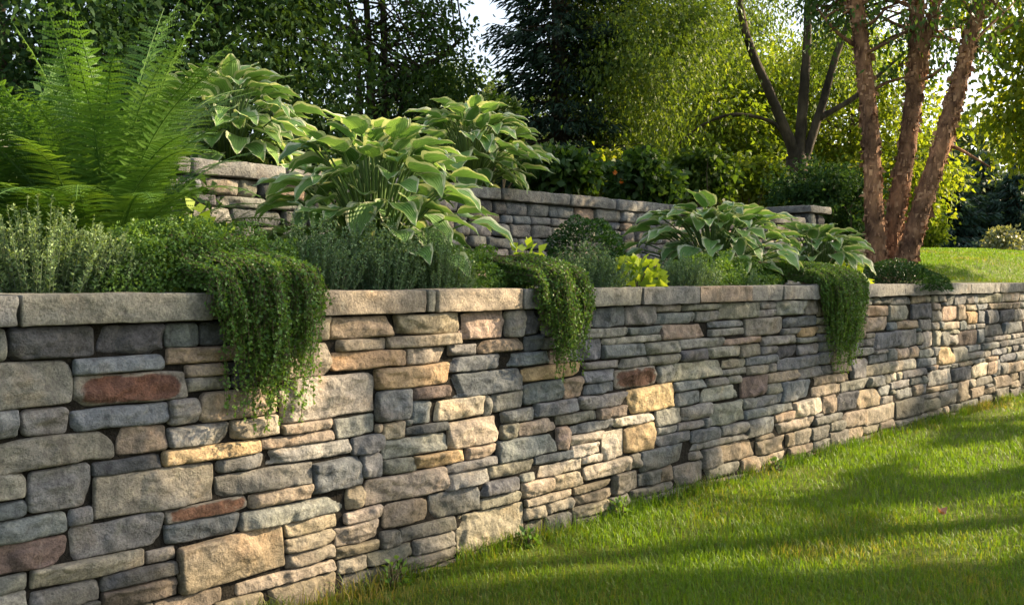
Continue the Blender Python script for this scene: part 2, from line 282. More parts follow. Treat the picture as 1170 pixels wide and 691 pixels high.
# walling stones read off the photograph: left, right, bottom, top in millimetres along the wall face, and colour number
STONES = [
    (1744, 2164, 16, 176, 8), (6304, 6812, 80, 228, 1), (524, 924, 144, 300, 4), (904, 1324, 644, 796, 8), (2912, 3340, 468, 600, 5), (8576, 9080, -16, 124, 2),
    (6924, 7460, 272, 404, 2), (5744, 6304, 100, 224, 8), (256, 656, 424, 556, 3), (7632, 8100, 564, 700, 9), (4500, 4924, 380, 508, 0), (7460, 7984, 264, 392, 1),
    (3308, 3796, 600, 700, 3), (8304, 8828, 612, 728, 1), (5884, 6344, 628, 756, 0), (3028, 3476, 168, 272, 0), (3692, 4060, 324, 448, 3), (4052, 4500, 804, 912, 3),
    (5608, 5988, 228, 364, 4), (8704, 9136, 728, 848, 1), (3760, 4192, 912, 1008, 3), (6148, 6588, 824, 944, 3), (6588, 7024, 824, 948, 1), (1708, 2136, 660, 760, 0),
    (7204, 7608, 88, 216, 2), (4668, 5072, 264, 372, 8), (4016, 4336, 448, 576, 9), (5392, 5744, 120, 228, 4), (7488, 7820, 432, 564, 2), (8628, 9080, 124, 236, 7),
    (1272, 1688, 292, 396, 4), (7152, 7488, 432, 580, 5), (5712, 6136, 756, 868, 4), (4460, 5020, 576, 656, 0), (5296, 5608, 244, 368, 1), (2896, 3160, 272, 416, 5),
    (3804, 4204, 100, 212, 4), (3204, 3668, 820, 904, 7), (4420, 4804, 912, 1008, 2), (3580, 4016, 464, 544, 3), (1988, 2376, 356, 452, 0), (1700, 2008, 452, 564, 8),
    (7248, 7592, 784, 916, 7), (4428, 4940, 184, 264, 8), (4060, 4668, 320, 380, 0), (7608, 7928, 92, 264, 7), (-44, 204, 780, 912, 3), (-44, 328, 604, 696, 3),
    (6344, 6712, 620, 756, 2), (4204, 4576, 88, 184, 4), (3324, 3608, 40, 160, 2), (1324, 1704, 720, 808, 5), (2812, 3176, 600, 700, 6), (6432, 6924, 380, 444, 1),
    (204, 552, 764, 860, 6), (4500, 4972, 836, 908, 0), (836, 1144, -20, 88, 7), (4076, 4428, 212, 320, 0), (6812, 7204, 88, 188, 3), (1592, 1872, 184, 288, 0),
    (748, 1184, 300, 368, 2), (184, 476, 320, 424, 2), (604, 904, 680, 780, 4), (1760, 2032, 888, 1008, 7), (2572, 2944, 192, 268, 8), (4924, 5508, 444, 508, 4),
    (5352, 5792, 368, 444, 3), (7820, 8136, 744, 860, 5), (656, 1036, 424, 504, 2), (4904, 5188, 92, 184, 2), (2148, 2424, 592, 688, 0), (5072, 5296, 244, 372, 7),
    (2136, 2544, 688, 756, 5), (4924, 5352, 372, 444, 4), (5744, 6148, 868, 952, 7), (2636, 2900, 908, 1008, 0), (5508, 5776, 444, 600, 2), (6196, 6584, 316, 380, 2),
    (1612, 1904, 572, 660, 8), (5188, 5440, 0, 120, 2), (2532, 2912, 524, 592, 2), (3148, 3536, 904, 968, 0), (2716, 2896, 268, 416, 8), (3608, 4040, 28, 100, 2),
    (2900, 3148, 908, 1008, 2), (6720, 7152, 444, 516, 0), (6292, 6640, 228, 316, 2), (72, 256, 476, 604, 2), (3364, 3812, 764, 820, 2), (72, 420, 260, 320, 3),
    (6312, 6720, 444, 528, 2), (1360, 1700, 456, 532, 3), (4256, 4712, 740, 796, 2), (2792, 3012, 88, 192, 2), (1420, 1760, 924, 1008, 4), (4076, 4456, 632, 688, 0),
    (1036, 1256, 380, 492, 0), (3476, 4076, 212, 252, 2), (20, 272, 912, 1008, 1), (4336, 4720, 512, 576, 7), (4940, 5392, 188, 244, 2), (3072, 3364, 752, 820, 3),
    (3160, 3400, 380, 468, 3), (3400, 3692, 380, 464, 2), (1116, 1420, 924, 1008, 7), (2716, 3072, 752, 820, 0), (1444, 1744, 124, 184, 0), (272, 488, 912, 1008, 1),
    (3160, 3496, 272, 336, 0), (1360, 1592, 192, 292, 4), (192, 492, 696, 764, 0), (3536, 3760, 908, 968, 2), (852, 1212, 504, 564, 2), (1928, 2228, 292, 356, 3),
    (3608, 3804, 100, 212, 2), (2236, 2560, 252, 312, 8), (4684, 4904, 92, 184, 8), (1704, 2040, 760, 828, 0), (3808, 4076, 252, 320, 2), (4188, 4500, 380, 444, 0),
    (4204, 4604, 20, 88, 8), (2348, 2572, 176, 252, 8), (3656, 4008, 700, 764, 3), (1120, 1472, 808, 876, 5), (-44, 184, 320, 408, 9), (2224, 2532, 524, 592, 0),
    (4456, 4720, 656, 732, 1), (3496, 3808, 252, 324, 0), (472, 828, 556, 608, 5), (1328, 1508, 600, 720, 0), (476, 748, 308, 376, 0), (1380, 1760, 876, 924, 4),
    (3668, 4052, 864, 908, 0), (4720, 5048, 508, 576, 2), (5440, 5700, 32, 120, 4), (2040, 2324, 760, 824, 0), (672, 1136, 88, 136, 8), (3340, 3580, 468, 544, 0),
    (2132, 2348, 176, 252, 8), (4804, 4996, 908, 1008, 3), (1864, 2160, 828, 888, 7), (2480, 2716, 756, 860, 0), (328, 492, 608, 696, 7), (1688, 1928, 288, 356, 2),
    (1872, 2132, 224, 288, 1), (3340, 3644, 544, 600, 0), (4720, 5020, 656, 728, 2), (-44, 184, 408, 476, 0), (4724, 4996, 772, 836, 5), (2508, 2792, 84, 136, 4),
    (756, 1008, 928, 1008, 1), (2564, 2812, 648, 712, 0), (2948, 3324, 40, 88, 2), (476, 780, 376, 424, 6), (3364, 3656, 700, 764, 1), (2372, 2676, 472, 524, 3),
    (4008, 4248, 688, 764, 3), (1136, 1344, 168, 244, 8), (1132, 1328, 564, 644, 2), (1520, 1796, 396, 452, 5), (2424, 2564, 592, 688, 7), (2716, 3204, 820, 860, 3),
    (2800, 3160, 416, 468, 8), (4604, 4932, 32, 92, 7), (2032, 2160, 888, 1008, 2), (204, 488, 860, 912, 0), (2496, 2792, 136, 176, 4), (492, 708, 608, 680, 2),
    (3812, 4256, 764, 804, 7), (1508, 1744, 60, 124, 2), (1472, 1700, 808, 876, 4), (3092, 3364, 700, 752, 3), (2476, 2800, 420, 468, 0), (924, 1180, 244, 300, 4),
    (1144, 1368, -16, 64, 2), (1688, 1988, 356, 396, 2), (488, 792, 872, 928, 7), (2564, 2812, 592, 648, 0), (2120, 2372, 452, 520, 4), (3020, 3504, -4, 40, 2),
    (2488, 2716, 312, 372, 8), (708, 904, 608, 680, 4), (1948, 2148, 580, 660, 2), (2920, 3204, 860, 904, 0), (2512, 2920, 860, 908, 3), (276, 524, 212, 260, 1),
    (276, 524, 148, 212, 9), (2844, 3092, 700, 752, 2), (3176, 3308, 600, 700, 2), (3012, 3196, 88, 168, 0), (1280, 1508, 64, 120, 3), (5188, 5392, 120, 188, 2),
    (4192, 4420, 960, 1008, 2), (1440, 1744, 4, 60, 2), (3796, 4092, 592, 632, 2), (988, 1120, 796, 920, 4), (3388, 3760, 968, 1008, 3), (780, 1036, 368, 424, 4),
    (4336, 4500, 444, 512, 3), (2164, 2496, 136, 176, 8), (924, 1136, 136, 188, 8), (2492, 2772, 28, 84, 4), (1212, 1360, 492, 564, 0), (2544, 2844, 712, 752, 2),
    (3148, 3388, 968, 1008, 3), (2476, 2716, 372, 420, 8), (4932, 5188, 16, 92, 2), (828, 1132, 564, 604, 4), (924, 1136, 188, 244, 8), (4192, 4420, 912, 960, 2),
    (3352, 3612, 336, 380, 2), (4092, 4348, 576, 632, 3), (2376, 2476, 356, 472, 7), (3668, 4052, 820, 864, 3), (2304, 2508, 84, 136, 8), (4248, 4456, 688, 740, 2),
    (608, 756, 928, 1008, 1), (3796, 4076, 632, 688, 3), (4428, 4668, 264, 320, 7), (4712, 4996, 732, 772, 2), (904, 1132, 604, 644, 4), (3644, 3880, 544, 592, 2),
    (440, 672, 88, 144, 7), (72, 276, 192, 260, 2), (2772, 2948, 20, 84, 2), (2228, 2488, 312, 356, 0), (4060, 4188, 380, 448, 2), (792, 988, 872, 928, 1),
    (256, 472, 556, 604, 1), (488, 608, 928, 1008, 0), (1508, 1708, 668, 720, 9), (1120, 1380, 876, 924, 4), (4500, 4724, 796, 836, 2), (492, 604, 680, 764, 2),
    (2160, 2276, 896, 1008, 1), (1476, 1700, 532, 572, 1), (4576, 4684, 92, 184, 4), (52, 192, 696, 780, 2), (1796, 1988, 396, 452, 4), (1872, 2132, 176, 224, 3),
    (1180, 1360, 244, 292, 8), (2160, 2276, 824, 896, 1), (4040, 4204, 16, 100, 4), (1356, 1520, 396, 456, 3), (808, 988, 796, 872, 4), (1136, 1344, 124, 168, 4),
    (1344, 1444, 120, 192, 2), (2164, 2304, 76, 136, 8), (2008, 2224, 520, 580, 2), (3160, 3352, 336, 380, 2), (-32, 72, 528, 604, 3), (2008, 2120, 452, 520, 3),
    (552, 720, 780, 828, 3), (1700, 1864, 828, 876, 2), (2560, 2716, 268, 312, 8), (1256, 1356, 396, 492, 2), (2944, 3028, 192, 272, 3), (1144, 1280, 64, 124, 8),
    (648, 836, 32, 88, 4), (2780, 2912, 468, 524, 7), (1008, 1116, 920, 1008, 4), (1360, 1476, 532, 600, 4), (-40, 52, 696, 780, 0), (2512, 2636, 952, 1008, 7),
    (2676, 2780, 468, 524, 7), (3476, 3608, 160, 212, 2), (3612, 3692, 324, 380, 2), (1184, 1272, 292, 380, 4), (1508, 1612, 572, 668, 0), (4348, 4460, 576, 632, 3),
    (-44, 72, 208, 268, 3), (656, 852, 504, 556, 2), (3196, 3324, 88, 168, 7), (420, 524, 260, 308, 3), (3880, 4016, 544, 592, 3), (692, 808, 828, 872, 1),
    (2512, 2636, 908, 952, 3), (-32, 72, 476, 528, 0), (-44, 72, 268, 320, 3), (1904, 1948, 564, 660, 3), (184, 256, 424, 476, 0), (-28, 20, 912, 1008, 2),
    (720, 808, 780, 828, 1), (1368, 1440, -16, 64, 3), (2132, 2236, 252, 292, 3), (-1300, -1052, -60, 4, 8), (-1300, -1140, 4, 124, 8), (-1300, -1012, 124, 216, 2),
    (-1300, -1216, 216, 292, 2), (-1300, -1012, 292, 336, 2), (-1300, -1188, 336, 400, 0), (-1300, -1216, 400, 452, 0), (-1300, -1052, 452, 496, 1), (-1300, -1168, 496, 540, 8),
    (-1300, -1168, 540, 616, 3), (-1300, -1168, 616, 692, 2), (-1300, -1216, 692, 736, 2), (-1300, -1052, 736, 828, 0), (-1300, -1168, 828, 880, 2), (-1300, -1216, 880, 924, 2),
    (-1300, -1216, 924, 1008, 2), (-1216, -968, 216, 260, 3), (-1216, -1084, 400, 452, 3), (-1216, -1024, 692, 736, 0), (-1216, -1024, 880, 932, 1), (-1216, -968, 932, 1008, 8),
    (-1188, -996, 336, 400, 4), (-1168, -920, 496, 548, 3), (-1168, -1056, 548, 640, 2), (-1168, -1008, 640, 692, 4), (-1168, -1036, 828, 880, 3), (-1140, -852, 4, 56, 2),
    (-1140, -980, 56, 124, 0), (-1084, -972, 400, 452, 1), (-1056, -808, 548, 624, 4), (-1052, -764, -60, 4, 7), (-1052, -968, 452, 496, 1), (-1052, -940, 736, 780, 2),
    (-1052, -764, 780, 828, 3), (-1036, -844, 828, 880, 4), (-1024, -912, 692, 736, 0), (-1024, -864, 880, 932, 2), (-1012, -764, 124, 200, 0), (-1012, -900, 260, 336, 4),
    (-1008, -760, 624, 692, 1), (-996, -864, 336, 400, 3), (-980, -788, 56, 124, 2), (-972, -860, 400, 444, 2), (-968, -680, 200, 260, 3), (-968, -884, 444, 488, 4),
    (-968, -680, 932, 1008, 3), (-940, -652, 736, 780, 7), (-920, -672, 488, 548, 7), (-912, -752, 692, 736, 7), (-900, -816, 260, 336, 8), (-884, -596, 444, 488, 2),
    (-864, -704, 336, 400, 2), (-864, -732, 880, 932, 7), (-860, -776, 400, 444, 4), (-852, -740, 4, 48, 2), (-844, -652, 828, 872, 3), (-816, -684, 260, 324, 0),
    (-808, -560, 548, 624, 8), (-788, -628, 48, 100, 2), (-776, -616, 400, 444, 3), (-764, -516, -60, -16, 3), (-764, -516, 100, 164, 2), (-764, -572, 780, 824, 2),
    (-760, -472, 624, 692, 0), (-752, -464, 692, 736, 0), (-740, -628, -16, 48, 8), (-732, -648, 872, 932, 3), (-704, -572, 324, 388, 2), (-684, -396, 260, 324, 4),
    (-680, -432, 164, 260, 1), (-680, -568, 932, 1008, 3), (-672, -560, 488, 548, 7), (-652, -404, 736, 780, 2), (-652, -364, 824, 872, 0), (-648, -400, 872, 932, 0),
    (-628, -436, -16, 28, 0), (-628, -340, 28, 80, 8), (-616, -484, 388, 444, 2), (-596, -512, 444, 488, 3), (-572, -284, 324, 388, 1), (-572, -460, 780, 824, 3),
    (-568, -484, 932, 1008, 2), (-560, -476, 488, 540, 0), (-560, -400, 540, 624, 1), (-516, -404, -60, -16, 2), (-516, -356, 80, 164, 7), (-512, -224, 444, 488, 3),
    (-484, -400, 388, 444, 0), (-484, -292, 932, 1008, 2), (-476, -284, 488, 540, 3), (-472, -360, 624, 692, 2), (-464, -304, 692, 736, 2), (-460, -172, 780, 824, 0),
    (-436, -324, -16, 28, 0), (-432, -300, 164, 228, 1), (-404, -116, -60, -16, 7), (-404, -292, 736, 780, 2), (-400, -208, 388, 444, 3), (-400, -112, 540, 624, 8),
    (-400, -288, 872, 924, 2), (-396, -312, 228, 280, 2), (-396, -284, 280, 324, 1), (-364, -116, 824, 872, 8), (-360, -228, 624, 676, 2), (-356, -196, 80, 156, 2),
    (-340, -92, 28, 80, 7), (-324, -212, -16, 28, 2), (-312, -44, 228, 280, 0), (-304, -44, 676, 736, 2), (-300, -44, 156, 228, 7), (-292, -40, 736, 780, 8),
    (-292, -28, 924, 1008, 2), (-288, -176, 872, 924, 2), (-284, -172, 280, 388, 1), (-284, -32, 488, 540, 2), (-228, -44, 624, 676, 0), (-224, -112, 444, 488, 0),
    (-212, 76, -16, 28, 0), (-208, -124, 388, 444, 3), (-196, -36, 80, 144, 0), (-176, -44, 872, 924, 0), (-172, -44, 280, 332, 2), (-172, -44, 332, 376, 2),
    (-172, -44, 780, 824, 2), (-124, -44, 376, 420, 2), (-116, 76, -60, -16, 3), (-116, -44, 824, 872, 0), (-112, -44, 420, 488, 8), (-112, -32, 540, 604, 8),
    (-92, 40, 28, 80, 4), (-44, 40, 144, 208, 8), (-36, 212, 80, 136, 0), (40, 152, 28, 80, 3), (40, 276, 136, 192, 1), (76, 208, -60, -16, 0),
    (76, 268, -16, 28, 2), (152, 268, 28, 80, 4), (208, 460, -60, -16, 8), (212, 376, 80, 136, 2), (268, 384, -16, 36, 8), (268, 520, 36, 80, 3),
    (376, 440, 80, 148, 3), (384, 644, -16, 36, 0), (460, 548, -60, -16, 0), (520, 648, 36, 88, 1), (548, 688, -60, -16, 3), (552, 692, 828, 872, 4),
    (644, 836, -16, 32, 2), (688, 836, -60, -16, 2), (836, 1008, -60, -20, 4), (1008, 1320, -60, -20, 2), (1320, 1596, -60, -16, 0), (1596, 1780, -60, 4, 2),
    (1780, 2000, -60, 16, 1), (2000, 2156, -60, 16, 7), (2156, 2448, -60, -12, 1), (2164, 2296, -12, 76, 1), (2276, 2480, 824, 884, 3), (2276, 2412, 884, 956, 2),
    (2276, 2432, 956, 1008, 8), (2296, 2492, -12, 76, 0), (2324, 2480, 756, 824, 7), (2412, 2512, 884, 956, 7), (2432, 2512, 956, 1008, 4), (2448, 2584, -60, -12, 2),
    (2492, 2688, -12, 28, 2), (2584, 2688, -60, -12, 2), (2688, 2772, -60, 28, 2), (2772, 2876, -60, 20, 3), (2876, 3020, -60, 20, 1), (3020, 3260, -60, -4, 2),
    (3260, 3428, -60, -4, 4), (3428, 3748, -60, -4, 2), (3504, 3608, -4, 40, 2), (3748, 3896, -60, 28, 7), (3896, 4276, -60, 16, 2), (4276, 4496, -60, 20, 2),
    (4496, 4652, -60, 20, 3), (4652, 4876, -60, 32, 3), (4876, 4932, -60, 32, 8), (4932, 5164, -60, 16, 7), (4972, 5376, 836, 892, 8), (4996, 5348, 728, 784, 2),
    (4996, 5116, 784, 836, 4), (4996, 5116, 892, 1008, 4), (5020, 5180, 576, 660, 2), (5020, 5372, 660, 728, 2), (5048, 5208, 508, 576, 1), (5116, 5524, 784, 836, 2),
    (5116, 5348, 892, 1008, 0), (5164, 5396, -60, 0, 2), (5180, 5508, 576, 660, 4), (5208, 5508, 508, 576, 4), (5348, 5624, 728, 784, 2), (5348, 5540, 892, 1008, 7),
    (5372, 5648, 660, 720, 2), (5376, 5612, 836, 892, 2), (5396, 5560, -60, 0, 7), (5508, 5632, 600, 660, 3), (5524, 5712, 784, 836, 7), (5540, 5744, 892, 1008, 3),
    (5560, 5924, -60, 32, 2), (5612, 5712, 836, 892, 3), (5624, 5712, 720, 784, 7), (5632, 5884, 600, 660, 2), (5648, 5884, 660, 720, 2), (5700, 5980, 36, 100, 3),
    (5744, 5868, 952, 1008, 2), (5776, 6144, 444, 532, 4), (5776, 6144, 532, 600, 0), (5792, 6076, 364, 444, 2), (5868, 5996, 952, 1008, 2), (5924, 6164, -60, 36, 2),
    (5980, 6284, 36, 100, 7), (5988, 6292, 224, 284, 2), (5988, 6196, 284, 364, 2), (5996, 6168, 952, 1008, 1), (6076, 6196, 364, 444, 3), (6144, 6312, 444, 532, 4),
    (6144, 6272, 532, 628, 2), (6136, 6316, 756, 824, 0), (6164, 6596, -60, 28, 0), (6168, 6588, 944, 1008, 0), (6196, 6324, 380, 444, 8), (6272, 6564, 532, 620, 7),
    (6284, 6740, 28, 80, 0), (6316, 6752, 756, 824, 7), (6324, 6432, 380, 444, 3), (6564, 6740, 528, 620, 4), (6584, 6836, 316, 380, 0), (6588, 6840, 948, 1008, 7),
    (6596, 6892, -60, 28, 1), (6640, 6816, 228, 316, 4), (6712, 6844, 620, 728, 8), (6740, 6916, 28, 80, 2), (6740, 7036, 516, 592, 2), (6752, 7004, 728, 824, 2),
    (6812, 7204, 188, 228, 2), (6816, 6924, 228, 316, 0), (6836, 6924, 316, 380, 3), (6840, 7020, 948, 1008, 3), (6844, 7052, 592, 728, 8), (6892, 7072, -60, 28, 0),
    (6916, 7308, 28, 88, 3), (6924, 7376, 228, 272, 4), (6924, 7060, 404, 444, 1), (7004, 7140, 728, 792, 3), (7020, 7156, 948, 1008, 3), (7024, 7248, 792, 884, 2),
    (7024, 7248, 884, 948, 7), (7036, 7152, 516, 592, 2), (7052, 7232, 592, 728, 3), (7060, 7152, 404, 444, 7), (7072, 7252, -60, 28, 0), (7140, 7248, 728, 792, 2),
    (7156, 7336, 948, 1008, 2), (7232, 7416, 580, 716, 2), (7248, 7508, 716, 784, 8), (7252, 7464, -60, 16, 2), (7308, 7444, 16, 88, 8), (7336, 7520, 916, 1008, 2),
    (7376, 7460, 216, 272, 3), (7416, 7632, 580, 676, 2), (7416, 7632, 676, 716, 3), (7444, 7708, 16, 88, 0), (7460, 7608, 216, 264, 8), (7464, 7868, -60, 16, 3),
    (7460, 7628, 392, 432, 2), (7508, 7648, 716, 784, 7), (7520, 7832, 916, 1008, 0), (7592, 7820, 784, 916, 4), (7628, 7940, 392, 432, 4), (7648, 7820, 700, 784, 0),
    (7708, 8180, 16, 92, 0), (7820, 8292, 432, 500, 2), (7820, 8232, 500, 564, 0), (7820, 8088, 700, 744, 3), (7820, 8088, 860, 916, 3), (7832, 7972, 916, 1008, 2),
    (7868, 8088, -60, 16, 2), (7928, 8340, 92, 188, 7), (7928, 8068, 188, 264, 8), (7940, 8352, 392, 432, 0), (7972, 8112, 916, 1008, 0), (7984, 8396, 264, 392, 8),
    (8068, 8548, 188, 264, 2), (8088, 8360, -60, 16, 3), (8088, 8304, 700, 744, 2), (8088, 8408, 860, 916, 0), (8100, 8304, 564, 700, 0), (8112, 8336, 916, 1008, 3),
    (8136, 8328, 744, 860, 0), (8180, 8576, 16, 92, 0), (8232, 8716, 500, 564, 2), (8292, 8516, 432, 500, 3), (8304, 8448, 564, 612, 2), (8328, 8704, 728, 860, 0),
    (8336, 8824, 916, 1008, 3), (8340, 8576, 92, 160, 7), (8352, 8772, 392, 432, 7), (8360, 8576, -60, 16, 8), (8396, 8624, 264, 392, 7), (8408, 8896, 860, 916, 7),
    (8448, 8936, 564, 612, 2), (8516, 8940, 432, 500, 0), (8548, 8628, 160, 240, 8), (8576, 8852, -60, -16, 0), (8624, 8772, 240, 392, 0), (8716, 8996, 500, 564, 1),
    (8772, 8968, 236, 356, 2), (8772, 9204, 356, 432, 0), (8824, 9320, 916, 1008, 8), (8828, 8976, 612, 728, 0), (8852, 9352, -60, -16, 0), (8896, 9128, 848, 916, 4),
    (8936, 9084, 564, 612, 3), (8940, 9140, 432, 500, 3), (8968, 9468, 236, 340, 4), (8976, 9476, 612, 728, 0), (8996, 9496, 500, 564, 2), (9080, 9416, -16, 88, 2),
    (9080, 9364, 88, 156, 8), (9080, 9364, 156, 236, 7), (9084, 9368, 564, 612, 2), (9128, 9328, 848, 916, 4), (9136, 9572, 728, 848, 2), (9140, 9340, 432, 500, 1),
    (9204, 9644, 340, 432, 2), (9320, 9608, 916, 1008, 2), (9328, 9564, 848, 916, 2), (9340, 9576, 432, 500, 2), (9352, 9588, -60, -16, 3), (9364, 9652, 88, 236, 1),
    (9368, 9520, 564, 612, 2), (9416, 9848, -16, 68, 4), (9468, 9708, 236, 340, 3), (9476, 9716, 612, 728, 7), (9496, 9848, 500, 564, 7), (9520, 9848, 564, 612, 3),
    (9564, 9848, 848, 916, 2), (9572, 9848, 728, 848, 1), (9576, 9848, 432, 500, 2), (9588, 9740, -60, -16, 3), (9608, 9760, 916, 1008, 2), (9644, 9848, 340, 432, 0),
    (9652, 9848, 68, 236, 7), (9708, 9848, 236, 340, 2), (9716, 9848, 612, 728, 2), (9740, 9848, -60, -16, 2), (9760, 9848, 916, 1008, 3), (-1216, -1012, 260, 292, 8),
    (-788, -764, 100, 124, 2), (-764, -740, -16, 4, 2), (-764, -680, 164, 200, 8), (-628, -516, 80, 100, 2), (-432, -396, 228, 260, 3), (-112, -44, 604, 624, 1),
    (1328, 1360, 564, 600, 4), (1440, 1596, -16, 4, 0), (1476, 1508, 572, 600, 2), (2480, 2512, 860, 884, 3), (2948, 3020, 20, 40, 1), (3608, 3748, -4, 28, 3),
    (4204, 4424, 184, 212, 7), (4940, 5072, 244, 264, 2), (5440, 5560, 0, 32, 3), (5700, 5744, 100, 120, 2), (5712, 5884, 720, 756, 3), (5712, 5744, 868, 892, 8),
    (5884, 6144, 600, 628, 2), (6196, 6292, 284, 316, 3), (6712, 6752, 728, 756, 0), (6740, 6844, 592, 620, 3), (7152, 7332, 404, 432, 1), (7248, 7336, 916, 948, 2),
    (7332, 7460, 404, 432, 2), (8340, 8548, 160, 188, 0), (8548, 8624, 240, 264, 0), (8576, 8628, 124, 160, 2), (9416, 9652, 68, 88, 3),
]
